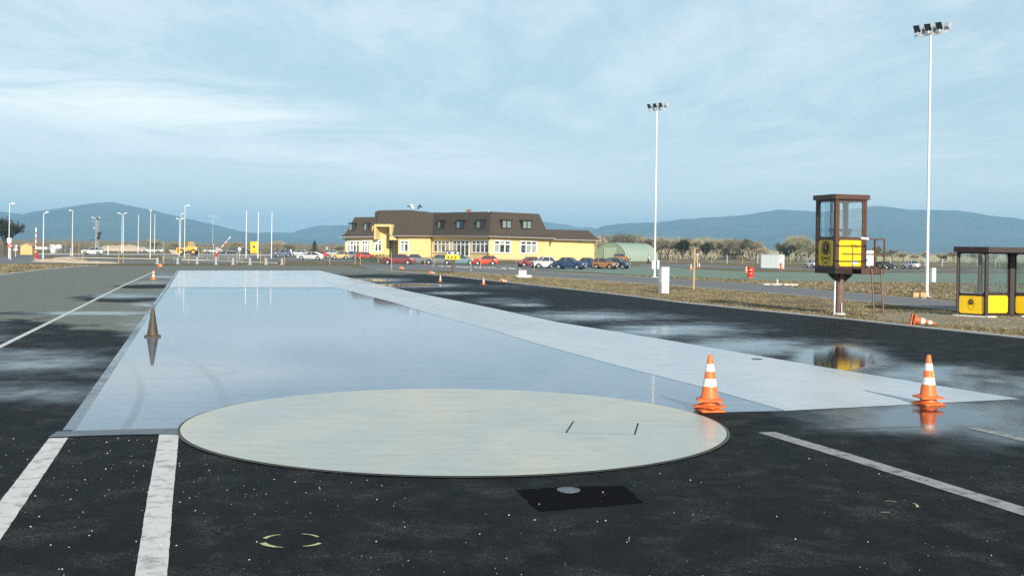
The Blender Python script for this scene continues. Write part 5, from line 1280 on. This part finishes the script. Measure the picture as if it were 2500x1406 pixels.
    for k in range(5):
        f_ = (k + .45) / 5; zz = zb * (1 - f_); yy = v0 - .05 - .30 * f_
        MB().cyl((.54 - .06 * f_, yy, zz), (.99 - .06 * f_, yy, zz), .026, .026, 6).build('ladder_rung', M['brown'], t_)
    # conduit and cable
    MB().cyl((-.27, -.02, .02), (-.24, -.0, Z(678)), .035, .035, 8).build('conduit', M['white_metal'], t_)
    MB().tube([(-.52, -.35, zf), (-.50, -.33, zf - .12), (-.38, -.25, zf - .2), (-.3, -.1, zf - .18), (-.24, 0, zf - .3), (-.24, 0, zf - .42)], .028).build('cable', M['black'], t_)
    MB().cyl((-.06, -.22, 0), (-.06, -.22, .5), .02).build('earth_rod', M['galv'], t_)
    MB().box((-h - .03, -.02, Z(598)), (.05, .1, .14)).build('switch_box', M['brown'], t_)
tower()
def shelter():
    p = Vector((ray(2337, 771)[0] * 47.3, 47.3, 0)); t_ = thing('track_shelter', 'dark brown glazed shelter with yellow lower panels at the right edge', 'shelter', p)
    Z = lambda y: HC + ray(2400, y)[1] * 47.3
    zb, zm, zt = .08, Z(719), Z(616)
    def panel(name, a, ang, W_, z_off=0, em=False):
        xf0 = side_xf((a[0], a[1], 0), ang); xf = lambda u, v, k=0.0: xf0(u + W_ / 2, v, k)
        pv_, ph = (zb + .06 + zm - .03) / 2, (zm - .03) - (zb + .06); wv_, wh = (zm + .05 + zt - .06) / 2, (zt - .06) - (zm + .05)
        holed(xf, W_, zb, zt, [(0, pv_, W_ - .13, ph, .10), (0, wv_, W_ - .13, wh, .10)]).build('side_frame', M['dark_brown'], t_)
        pn = MB().extr([xf(u, pv_ + v, -.045) for u, v in rrect(W_ - .10, ph + .03, .10)], xf(0, 0, .02) - xf(0, 0, 0)).build('yellow_panel', M['yellow'], t_)
        MB().extr([xf(u, wv_ + v, -.045) for u, v in rrect(W_ - .10, wh + .03, .10)], xf(0, 0, .008) - xf(0, 0, 0)).build('window_pane', glassy, t_)
        if em: eagle(lambda u, v, k=0.0: xf(u, v, k - .022), -.02, pv_ + .03, .46, pn, False)
        e_ = xf0(W_, 0); return e_.x, e_.y
    a1_ = R(-50); e1 = panel('A', (0, 0), a1_, 1.22, em=True)
    MB().box((e1[0] + .03, e1[1], (zb + zt) / 2), (.12, .12, zt - zb)).build('post', M['dark_brown'], t_)
    MB().box((0, 0, (zb + zt) / 2), (.08, .08, zt - zb)).build('post', M['dark_brown'], t_)
    b0 = (e1[0] + .10, e1[1] + 1.0); b2_ = R(14); 
    MB().box((b0[0] + .05, b0[1], (zb + zt) / 2), (.10, .10, zt - zb)).build('post', M['dark_brown'], t_)
    e2 = panel('B', (b0[0] + .10, b0[1]), b2_, 1.42)
    MB().box((e2[0] + .08, e2[1], (zb + zt) / 2), (.20, .14, zt - zb)).build('post', M['dark_brown'], t_)
    e3 = panel('C', (e2[0] + .18, e2[1]), R(-50), 1.22)
    e4 = panel('D', (e3[0] + .08, e3[1]), R(14), 1.2)
    # rear side and roof
    e5 = panel('E', (e2[0] - .6, e2[1] + 1.5), R(5), 2.6)
    rp = [(-.24, -.14), (e1[0] + .0, e1[1] - .22), (e1[0] + 4.6, e1[1] - .1), (e1[0] + 4.8, 2.6), (1.3, 2.6), (.36, 1.4)]
    MB().prism(rp, zt, zt + .22).build('roof', M['dark_brown'], t_)
    MB().prism([(-.25, -.15), (e1[0], e1[1] - .22), (e1[0] + .5, e1[1] + .1), (.3, .5)], 0, .07).build('concrete_base', M['concrete'], t_)
    MB().prism([(e1[0] + 1.9, e1[1] + .9), (e1[0] + 4.6, e1[1] + .9), (e1[0] + 4.6, e1[1] + 1.6), (e1[0] + 1.9, e1[1] + 1.6)], 0, .06).build('concrete_base', M['concrete'], t_)
shelter()
flat('gravel_patch', [G(*p_) for p_ in ((2110, 770), (2200, 764), (2320, 766), (2640, 776), (2640, 815), (2500, 806), (2300, 792), (2180, 784))], mat('grey_gravel', (.23, .22, .17), .95, var=.3, scale=4, bump=.6), .010)

# ------------------------------------------------------------------ cars
paints = {}
def car_paint(c):
    if c not in paints:
        rgb, dirt = c; rgb = tuple(v * .72 for v in rgb); paints[c] = mat('car_paint', rgb, .32, var=.06, coat=.7, dirt=dirt, dscale=1.3, damt=.5 if dirt else 0)
    return paints[c]
TYPES = {  # hood start, roof front, roof rear, tail glass foot, tail height, hood height, belt
    'hatch': (.20, .045, -.33, -.475, .60, .60, .64), 'sedan': (.20, .055, -.20, -.345, .645, .60, .65),
    'estate': (.215, .075, -.41, -.475, .60, .60, .64), 'suv': (.20, .11, -.44, -.49, .60, .60, .62), 'fastback': (.19, .045, -.17, -.43, .63, .59, .64)}
def car(kind, px, yb, Lpx, head, col, label, H=1.38, name='parked_car', dirt=None, group='cars parked around the building', cat='car', D=None):
    """Lpx: car length in photo pixels as if seen side on; head: heading in degrees, 0 = nose to the right"""
    p = G(px, yb) if D is None else Vector((ray(px, 600)[0] * D, D, 0)); L_ = Lpx * p.y / F; W_ = 1.66; z0g = 0
    t_ = thing(name, label, cat, (p.x, p.y + .4, .016), R(head), group)
    xa, xb, xc, xd, zt_, zh, zb_ = TYPES[kind]; zt_, zh, zb_ = zt_ * H, zh * H, zb_ * H
    pm = car_paint((col, dirt)); wx = (.31 * L_, -.29 * L_); wr = .30; hw = W_ / 2
    xs = sorted(set([-.5, -.485, -.44, xd, xc, -.2, -.1, 0, .1, xa, .35, .42, .46, .485, .5] + [wx_ / L_ + k * .0125 for wx_ in wx for k in range(-7, 8)]))
    xs = [x for i, x in enumerate(xs) if i == 0 or x - xs[i - 1] > .004]
    me = MB(); rings = []
    for x in xs:
        X = x * L_
        if x >= xa: u = (x - xa) / (.5 - xa); zt = zb_ - (zb_ - zh) * u ** 1.4 - (.10 * H if x > .485 else .02 * H if x > .46 else 0)
        elif x <= xd: u = (xd - x) / (xd + .5 + 1e-6); zt = zb_ + (zt_ - zb_) * min(1, u * 1.5) - (.08 * H if x < -.49 else 0)
        else: zt = zb_
        zl = .20 if abs(x) < .45 else .27
        for w_x in wx:
            dd = abs(X - w_x)
            if dd < .36: zl = max(zl, .30 + math.sqrt(max(0, .36 ** 2 - dd * dd)) * .95)
        k = 1.0 if abs(x) < .40 else 1 - (abs(x) - .40) * 1.3
        h1 = hw * k; zmid = zl + (zt - zl) * .55
        rings.append([(X, -h1 * .97, zl), (X, -h1, zmid), (X, -h1 * .94, zt - .03), (X, -h1 * .86, zt), (X, h1 * .86, zt), (X, h1 * .94, zt - .03), (X, h1, zmid), (X, h1 * .97, zl)])
    n = 8; vs = [v for r_ in rings for v in r_]; m_ = len(rings)
    me.add(vs, [(j * n + i, j * n + (i + 1) % n, (j + 1) * n + (i + 1) % n, (j + 1) * n + i) for j in range(m_ - 1) for i in range(n)] + [tuple(range(n)), tuple(range((m_ - 1) * n, m_ * n))])
    me.build('body', pm, t_, True)
    # greenhouse: glass volume, then roof and pillars in paint
    def prof(off): return [(xa * L_, zb_ - .02), (xb * L_ + off, H - .05), (xc * L_ - off, H - .05), (xd * L_, max(zb_, zt_) - .03)]
    g_ = prof(0); b0, b1 = hw * .90, hw * .70
    vs = [(x, -(b0 if i in (0, 3) else b1), z) for i, (x, z) in enumerate(g_)] + [(x, (b0 if i in (0, 3) else b1), z) for i, (x, z) in enumerate(g_)]
    gl = MB().add(vs, [(0, 1, 2, 3), (4, 5, 6, 7), (0, 1, 5, 4), (1, 2, 6, 5), (2, 3, 7, 6)]).build('window_glass', M['carglass'], t_)
    rf = MB(); (x1_, z1_), (x2_, z2_) = g_[1], g_[2]
    rf.add([(x1_ + .06, -b1 - .02, z1_ - .01), (x2_ - .05, -b1 - .02, z2_ - .01), (x2_ - .05, b1 + .02, z2_ - .01), (x1_ + .06, b1 + .02, z1_ - .01), (x1_ - .08, -b1 + .08, H), (x2_ + .08, -b1 + .08, H), (x2_ + .08, b1 - .08, H), (x1_ - .08, b1 - .08, H)],
           [(0, 1, 2, 3), (4, 5, 6, 7), (0, 1, 5, 4), (1, 2, 6, 5), (2, 3, 7, 6), (3, 0, 4, 7)])
    mids = [xb * .35 + xc * .65] if kind == 'hatch' else [xb * .55 + xc * .45]
    if kind in ('estate', 'suv'): mids = [xb * .6 + xc * .4, xb * .18 + xc * .82]
    if kind == 'hatch' and L_ > 4: mids = [xb * .5 + xc * .5, xc * .95 + xb * .05]
    for sg in (-1, 1):
        for (xA, zA), (xB, zB) in ((g_[0], g_[1]), (g_[3], g_[2])):
            rf.tube([(xA, sg * (b0 + .01), zA), (xB, sg * (b1 + .01), zB)], .045, 5)
        for mx in mids: rf.tube([(mx * L_, sg * (b0 + .015), zb_ - .02), (mx * L_ - .03, sg * (b1 + .015), H - .05)], .04, 5)
    rf.build('roof', pm, t_)
    for x in wx:
        for sg in (-1, 1):
            ty = MB().cyl((x, sg * (hw - .20), wr), (x, sg * (hw - .02), wr), wr, wr, 18).build('wheel', M['rubber'], t_)
            MB().cyl((x, sg * (hw - .03), wr), (x, sg * (hw - .005), wr), wr * .62, wr * .55, 14).build('rim', M['rim'], ty)
    for xx, nm in ((.5, 'front_bumper'), (-.5, 'rear_bumper')):
        MB().box((xx * L_ + (.02 if xx > 0 else -.02), 0, .40), (.14, W_ * .90, .18)).build(nm, M['black'], t_, bevel=.03)
    for sg in (-1, 1):
        MB().box((.5 * L_ - .01, sg * hw * .62, zh - .20), (.06, .26, .15)).build('headlight', M['lampglass'], t_)
        MB().box((-.5 * L_ + .01, sg * hw * .66, zt_ - .20), (.06, .26, .16)).build('tail_light', M['redlamp'], t_)
        MB().box((xa * L_ - .12, sg * (hw + .03), zb_ + .05), (.10, .12, .10)).build('wing_mirror', M['black'], t_)
    MB().box((.5 * L_ - .005, 0, zh - .20), (.05, W_ * .42, .13)).build('grille', M['black'], t_)
    MB().box((.5 * L_ + .095, 0, .40), (.012, .5, .11)).build('number_plate', M['white_paint'], t_)
    MB().box((-.5 * L_ - .095, 0, .42), (.012, .5, .11)).build('number_plate', M['white_paint'], t_)
    MB().box((0, 0, .24), (L_ * .86, W_ * .74, .16)).build('underbody', M['joint'], t_)
    return t_
MUD = (.34, .29, .21)
car('hatch', 225.5, 621.5, 53, 180, (.78, .77, .72), 'white hatchback driving left on the far road past the earth mound', H=1.42, dirt=None, name='white_hatchback')
car('estate', 371, 617, 56, 180, (.74, .72, .66), 'mud spattered white estate car parked on the grass in front of a bare bush', H=1.36, dirt=MUD, name='muddy_estate')
car('hatch', 522, 618, 52, 0, (.60, .62, .60), 'silver hatchback parked just right of the yellow wheel loader', H=1.40, dirt=MUD, name='silver_hatchback')
car('sedan', 566, 620, 46, 190, (.04, .055, .07), 'dark sedan behind the raised barrier boom, nose left', H=1.42, name='dark_sedan')
car('sedan', 590, 618.5, 50, 180, (.05, .06, .065), 'second dark sedan between the slash sign and the billboard', H=1.36, name='dark_sedan')
car('suv', 688, 628, 42, 205, (.13, .18, .26), 'grey blue boxy estate parked right of the last flagpole', H=1.52, name='blue_estate')
car('hatch', 727, 626, 48, 195, (.48, .53, .56), 'pale silver hatchback between the blue estate and the silver coupe', H=1.38, dirt=MUD, name='silver_hatchback')
car('fastback', 757, 635, 66, 180, (.66, .67, .66), 'long silver white coupe with muddy sills in front of the red and white cars', H=1.36, dirt=MUD, name='silver_coupe')
car('sedan', 785, 630.5, 52, 0, (.68, .05, .025), 'red car half hidden behind the long silver coupe', H=1.36, name='red_car')
car('estate', 798, 626, 52, 180, (.75, .75, .72), 'white estate car behind the red car, left of the tan car', H=1.42, name='white_estate')
car('hatch', 828, 633, 46, 200, (.72, .50, .20), 'tan yellow hatchback left of the tall stake cars', H=1.42, name='tan_hatchback')
car('hatch', 858, 632, 46, 160, (.30, .36, .40), 'grey blue hatchback between the tan car and the bright red compact', H=1.40, name='grey_hatchback')
car('hatch', 894, 633.5, 54, 0, (.80, .045, .015), 'bright red compact car parked nose right in front of the left wing', H=1.34, name='red_compact')
car('sedan', 972, 646, 82, 180, (.22, .022, .02), 'burgundy sedan at the left end of the row in front of the entrance', H=1.42, name='burgundy_sedan')
car('sedan', 1016, 645, 64, 0, (.20, .22, .24), 'grey sedan with its front hidden behind the burgundy sedan tail', H=1.42, name='grey_sedan')
car('sedan', 1070, 646, 74, 180, (.17, .19, .19), 'grey sedan parked left of the signal board post', H=1.40, name='grey_sedan')
car('sedan', 1125, 646.5, 74, 0, (.16, .28, .30), 'teal grey sedan half behind the signal board', H=1.42, name='teal_sedan')
car('hatch', 1185, 648, 62, 180, (.78, .05, .015), 'red five door hatchback parked right of the teal sedan', H=1.38, name='red_hatchback')
car('hatch', 1290, 652, 54, 200, (.38, .03, .025), 'dark red hatchback half behind the white estate', H=1.36, name='dark_red_hatchback')
car('hatch', 1326, 655.5, 58, 200, (.78, .79, .80), 'white hatchback with a thin red line parked left of the blue sedan', H=1.46, name='white_hatchback')
car('sedan', 1391, 658, 80, -24, (.02, .05, .12), 'largest dark blue sedan facing right with bright headlights', H=1.46, name='blue_sedan')
car('sedan', 1438, 656, 62, -28, (.02, .07, .17), 'second blue sedan nested behind the largest blue one', H=1.40, name='blue_sedan')
car('hatch', 1478, 657, 60, -30, (.42, .19, .06), 'orange brown hatchback between the two darker blue cars', H=1.40, name='orange_hatchback')
car('hatch', 1508, 656.5, 60, -26, (.02, .05, .09), 'near black blue hatchback at the right end of the parked row', H=1.42, name='dark_hatchback')
car('suv', 1519, 638, 40, -14, (.45, .22, .06), 'orange off road car parked against the green hangar', H=1.6, name='orange_offroader')
car('hatch', 1986, 655, 34, 120, (.75, .75, .73), 'white hatchback in the field just left of the tower cabin', H=1.42, name='white_hatchback')
car('sedan', 2226, 657, 44, 112, (.72, .73, .74), 'white car in the far field left of the tallest floodlight mast', H=1.40, name='white_sedan')
car('sedan', 2168, 658, 40, 20, (.02, .04, .04), 'low dark wrecked car right of the tower ladder in the field', H=1.05, name='wrecked_car')

# ------------------------------------------------------------------ walking person
def skin_obj(name, joints, edges, m_, par, sub=2):
    me = bpy.data.meshes.new(name); me.from_pydata([j[0] for j in joints], edges, [])
    o = bpy.data.objects.new(name, me); C.objects.link(o)
    sk = o.modifiers.new('s', 'SKIN'); sb = o.modifiers.new('b', 'SUBSURF'); sb.levels = sub; sb.render_levels = sub
    for i, j in enumerate(joints): me.skin_vertices[0].data[i].radius = (j[1], j[2] if len(j) > 2 else j[1])
    me.skin_vertices[0].data[0].use_root = True
    bpy.context.view_layer.update()
    nm = bpy.data.meshes.new_from_object(o.evaluated_get(bpy.context.evaluated_depsgraph_get())); bpy.data.objects.remove(o)
    nm.materials.clear(); nm.materials.append(m_)
    for p_ in nm.polygons: p_.use_smooth = True
    o = bpy.data.objects.new(name, nm); C.objects.link(o); o.parent = par; return o
pp_ = G(1583, 648.5); pr = thing('person', 'person in a white shirt and dark trousers walking beside the middle mast', 'person', (pp_.x, pp_.y, .02), R(-90))
# local: x forward (walking right after turn of -90 about z means towards camera) ; keep legs apart along y
J = [((0, 0, .98), .13, .10), ((.0, 0, 1.18), .13, .10), ((.01, 0, 1.40), .17, .11), ((.02, 0, 1.52), .06), ((.03, 0, 1.60), .055), ((.04, 0, 1.70), .095, .08), ((.03, 0, 1.80), .07),
     ((0, .19, 1.42), .06), ((-.10, .24, 1.14), .045), ((.02, .25, .90), .035), ((0, -.19, 1.42), .06), ((.10, -.24, 1.14), .045), ((.22, -.24, .92), .035),
     ((.0, .09, .92), .09), ((.20, .10, .52), .065), ((.30, .10, .10), .045), ((.42, .10, .04), .04), ((.0, -.09, .92), .09), ((-.12, -.10, .50), .065), ((-.34, -.10, .14), .045), ((-.24, -.10, .05), .04)]
Ed = [(0, 1), (1, 2), (2, 3), (3, 4), (4, 5), (5, 6), (2, 7), (7, 8), (8, 9), (2, 10), (10, 11), (11, 12), (0, 13), (13, 14), (14, 15), (15, 16), (0, 17), (17, 18), (18, 19), (19, 20)]
try:
    skin_obj('body', J, Ed, M['skin'], pr)
    up = lambda r_: r_ + .015
    skin_obj('shirt', [(J[i][0], *[up(r_) for r_ in J[i][1:]]) for i in (1, 2, 7, 8, 10, 11)] , [(0, 1), (1, 2), (2, 3), (1, 4), (4, 5)], M['shirt'], pr)
    skin_obj('trousers', [(J[i][0], *[up(r_) for r_ in J[i][1:]]) for i in (0, 13, 14, 15, 17, 18, 19)], [(0, 1), (1, 2), (2, 3), (0, 4), (4, 5), (5, 6)], M['trouser'], pr)
    MB().ball((.02, 0, 1.76), .105, (1, .9, .8), 12, 8).build('hair', M['hair'], pr, True)
except Exception as e: print('person', e)
pr.rotation_euler.z = R(200)

# ------------------------------------------------------------------ wire fence
def fence():
    pts = [G(1600, 641), G(1700, 642), G(1850, 644), G(2050, 647), G(2300, 651), G(2560, 655)]
    t_ = thing('wire_fence', 'long wire mesh field fence with pale posts in front of the bare trees', 'fence', pts[0]); o = pts[0]; k = 0
    for a, c in zip(pts, pts[1:]):
        n = max(2, int((c - a).length / 3.1))
        for i in range(n):
            q_ = a.lerp(c, i / n) - o; MB().box((q_.x, q_.y, .8), (.10, .10, 1.6 + random.uniform(-.05, .15))).build('post', M['wood'] if random.random() < .4 else M['greycab'], t_)
        d = c - a; m0 = (a + c) / 2 - o; me = MB()
        for zz in (.25, .6, .95, 1.3, 1.55): me.box((m0.x, m0.y, zz), (d.length, .015, .02), math.atan2(d.y, d.x))
        me.build('wire', M['signgrey'], t_)
fence()

# ------------------------------------------------------------------ trees
def branchy(seed, H, spread, depth=4, n0=5, trunk_h=.3, r0_=.16, twigs=10, tw=.03, tl=.5):
    random.seed(seed); tr, cr_ = MB(), MB()
    tr.cyl((0, 0, 0), (0, 0, H * trunk_h), r0_, r0_ * .75, 7)
    def grow(p, d, L_, r_, lv):
        q_ = p + d * L_; n_ = 5 if lv > 2 else 3
        (tr if lv == depth else cr_).cyl(p, q_, r_, r_ * .62, n_, False)
        if lv <= 2:
            for k in range(twigs):
                s0 = p.lerp(q_, random.random()); e = (d * random.uniform(.3, 1) + Vector((random.gauss(0, .4), random.gauss(0, .4), random.gauss(.5, .4)))).normalized() * tl * random.uniform(.5, 1.4)
                s2 = e.orthogonal().normalized() * tw; cr_.add([s0 - s2, s0 + s2, s0 + e], [(0, 1, 2)])
        if lv == 0: return
        for k in range(random.choice((2, 3, 3, 4))):
            nd = (d + Vector((random.gauss(0, spread), random.gauss(0, spread), random.gauss(.10, spread * .6)))).normalized()
            grow(q_ if k < 2 else p.lerp(q_, random.uniform(.4, .9)), nd, L_ * random.uniform(.62, .88), r_ * .6, lv - 1)
    for k in range(n0):
        a = 2 * math.pi * (k + random.random() * .6) / n0; z = H * trunk_h * random.uniform(.7, 1)
        grow(Vector((0, 0, z)), Vector((math.cos(a) * .6, math.sin(a) * .6, random.uniform(.8, 2.0))).normalized(), H * (1 - trunk_h) * .30, r0_ * .55, depth)
    return tr, cr_
def tree(protos, x, ytop, D, label, sx_=1.0, group='bare trees beyond the fence', name='bare_tree', cat='tree', seed=0):
    X = ray(x, 600)[0] * D; H = HC + ray(x, ytop)[1] * D; tp, cp, H0 = protos
    t_ = thing(name, label, cat, (X, D, 0), random.uniform(0, 6.28), group)
    for src, nm in ((tp, 'trunk'), (cp, 'crown')):
        o = bpy.data.objects.new(nm, src); C.objects.link(o); o.parent = t_
    k = H / H0 * 1.10; t_.scale = (k * sx_, k * sx_, k); return t_
def proto(seed, H, m_, **kw):
    tr, cr_ = branchy(seed, H, **kw); a = tr.build('trunk', M['bark']); b_ = cr_.build('crown', m_)
    zt_ = max(v.co.z for v in b_.data.vertices); r = (a.data, b_.data, zt_)
    bpy.data.objects.remove(a); bpy.data.objects.remove(b_); return r
PR = [proto(1, 7, M['twig'], spread=.42, depth=4, n0=6, trunk_h=.16, twigs=9, tw=.02, tl=.9), proto(2, 7, M['twig'], spread=.5, depth=4, n0=5, trunk_h=.22, twigs=9, tw=.02, tl=.95),
      proto(3, 7, M['twig2'], spread=.36, depth=4, n0=6, trunk_h=.14, twigs=10, tw=.02, tl=.95), proto(4, 6, M['darktwig'], spread=.4, depth=3, n0=6, trunk_h=.1, twigs=16, tw=.05, tl=.7)]
PB = proto(9, 8, M['darktwig'], spread=.45, depth=5, n0=5, trunk_h=.36, r0_=.30, twigs=5, tw=.018, tl=.6)
random.seed(31)
bt = tree(PB, 13, 533, 175, 'large dark bare tree at the left edge of the picture', 1.05, None, 'bare_tree')
del_ = bt.pop('group') if 'group' in bt.keys() else None
spec = []
tops = [(1462, 572), (1480, 568), (1498, 573), (1516, 569), (1536, 566), (1556, 572), (1574, 575), (1592, 574), (1612, 578), (1630, 578), (1650, 577), (1668, 580), (1686, 577), (1703, 581), (1722, 578), (1740, 583), (1758, 580), (1775, 582), (1795, 580), (1812, 582), (1830, 581), (1846, 585), (1862, 602),
        (1908, 592), (1926, 585), (1944, 572), (1956, 578), (1975, 590), (1992, 598), (2140, 600), (2160, 612), (2178, 606), (2205, 614), (2232, 618), (2262, 612), (2300, 618), (2330, 610), (2380, 616), (2425, 618), (2470, 616)]
cnt = {}; ORD = 'first second third fourth fifth sixth seventh eighth ninth tenth eleventh twelfth thirteenth fourteenth fifteenth sixteenth'.split()
for i, (x, yt) in enumerate(tops):
    pr_ = PR[i % 3]
    Dd = 290 + (i * 37 % 40)
    where = 'over the green hangar' if x < 1600 else 'between the middle mast and the leaning post' if x < 1700 else 'between the leaning post and the container' if x < 1862 else 'between the container and the tower' if x < 2000 else 'between the tower and the tallest mast' if x < 2262 else 'behind the shelter'
    cnt[where] = cnt.get(where, 0) + 1
    tree(pr_, x, yt, Dd, f'{ORD[cnt[where] - 1]} bare tree from the left {where}', random.uniform(.75, 1.25))
for x, yt, lb in ((1668, 586, 'dark evergreen bush in the tree row left of the leaning post'), (1722, 592, 'dark evergreen bush in the tree row right of the leaning post'), (1920, 604, 'dark low bush behind the container corner')):
    tree(PR[3], x, yt, 284, lb, .8, 'dark bushes in the tree row', 'dark_bush', 'bush')
# left side
for x, yt, D_, lb, pr_ in ((377, 584, 330, 'grey bare bush behind the muddy white estate', PR[2]), (430, 590, 360, 'low bare tree left of the yellow loader', PR[0]), (575, 589, 360, 'bare tree behind the dark sedan', PR[1]), (676, 586, 340, 'dark bare tree right of the last flagpole', PR[0]), (705, 596, 340, 'small bare tree above the blue estate car', PR[2]), (815, 602, 300, 'low bare bush at the left corner of the yellow building', PR[1]), (830, 598, 300, 'olive bare bush touching the left corner of the yellow building', PR[2])):
    tree(pr_, x, yt, D_, lb, 1.5, 'bare bushes on the left skyline')
random.seed(12)
cf_ = MB()
for k in range(2600):
    z = random.random() ** 1.3; r_ = (1 - z) * 1.7 * math.sqrt(random.random()); a = random.uniform(0, 6.28)
    p = Vector((r_ * math.cos(a), r_ * math.sin(a), .25 + z * 3.3)); u = Vector((math.cos(a), math.sin(a), -.4)).normalized() * .22; v = Vector((-math.sin(a), math.cos(a), .1)) * .05
    cf_.add([p - v, p + v, p + u], [(0, 1, 2)])
D = 265; t_ = thing('conifer', 'small dark green conifer behind the white estate and red car', 'tree', (ray(768, 600)[0] * D, D, 0))
cf_.build('crown', M['conif'], t_); MB().cyl((0, 0, 0), (0, 0, 3.3), .10, .02).build('trunk', M['bark'], t_)
# far-off scrub that reads as one band
random.seed(77)
def woodland(name, x0_, x1_, D0, D1, hm_, n, m_, seed):
    random.seed(seed); me = MB(); xa_, xb_ = ray(x0_, 600)[0], ray(x1_, 600)[0]
    for k in range(n):
        a = random.uniform(xa_, xb_); D = random.uniform(D0, D1); X = a * D
        env = .55 + .45 * noise.noise(Vector((a * 60, seed, 0))) + .3 * noise.noise(Vector((a * 260, seed, 3)))
        h = max(.2, hm_ * env) * random.random() ** .6
        d = Vector((random.gauss(0, .5), random.gauss(0, .3), 1)).normalized() * random.uniform(.6, 1.7); wv = Vector((random.uniform(.06, .16), 0, 0))
        p = Vector((X, D, h * .9)); me.add([p - wv - Vector((0, 0, .4)), p + wv - Vector((0, 0, .4)), p + d], [(0, 1, 2)])
    o = me.build(name, m_); tag(o, kind='stuff')
woodland('far_woodland', -160, 1500, 420, 520, 3.4, 22000, M['scrub'], 1)
woodland('far_woodland', 1440, 2010, 330, 430, 4.0, 10000, M['twig2'], 2)
woodland('far_woodland', 2000, 2700, 330, 430, 2.4, 9000, M['twig2'], 6)
woodland('far_woodland', 1440, 1870, 318, 345, 4.2, 8000, M['twig'], 3)
woodland('far_woodland', -160, 2700, 900, 1300, 7, 16000, M['scrub'], 5)
# pale walls of a far village on the valley floor
random.seed(9)

# ------------------------------------------------------------------ haze
hb = MB().box((0, 6400, 149), (23800, 13500, 300))
hmz = bpy.data.materials.new('haze'); hmz.use_nodes = True; q = NT(hmz.node_tree)
pv = q.n('ShaderNodeVolumePrincipled'); pv.inputs['Color'].default_value = (.39, .70, .94, 1); pv.inputs['Density'].default_value = 0.00019; pv.inputs['Anisotropy'].default_value = .0
q.l(pv.outputs[0], q.n('ShaderNodeOutputMaterial').inputs['Volume'])
hz_o = hb.build('haze', hmz); hz_o['kind'] = 'stuff'
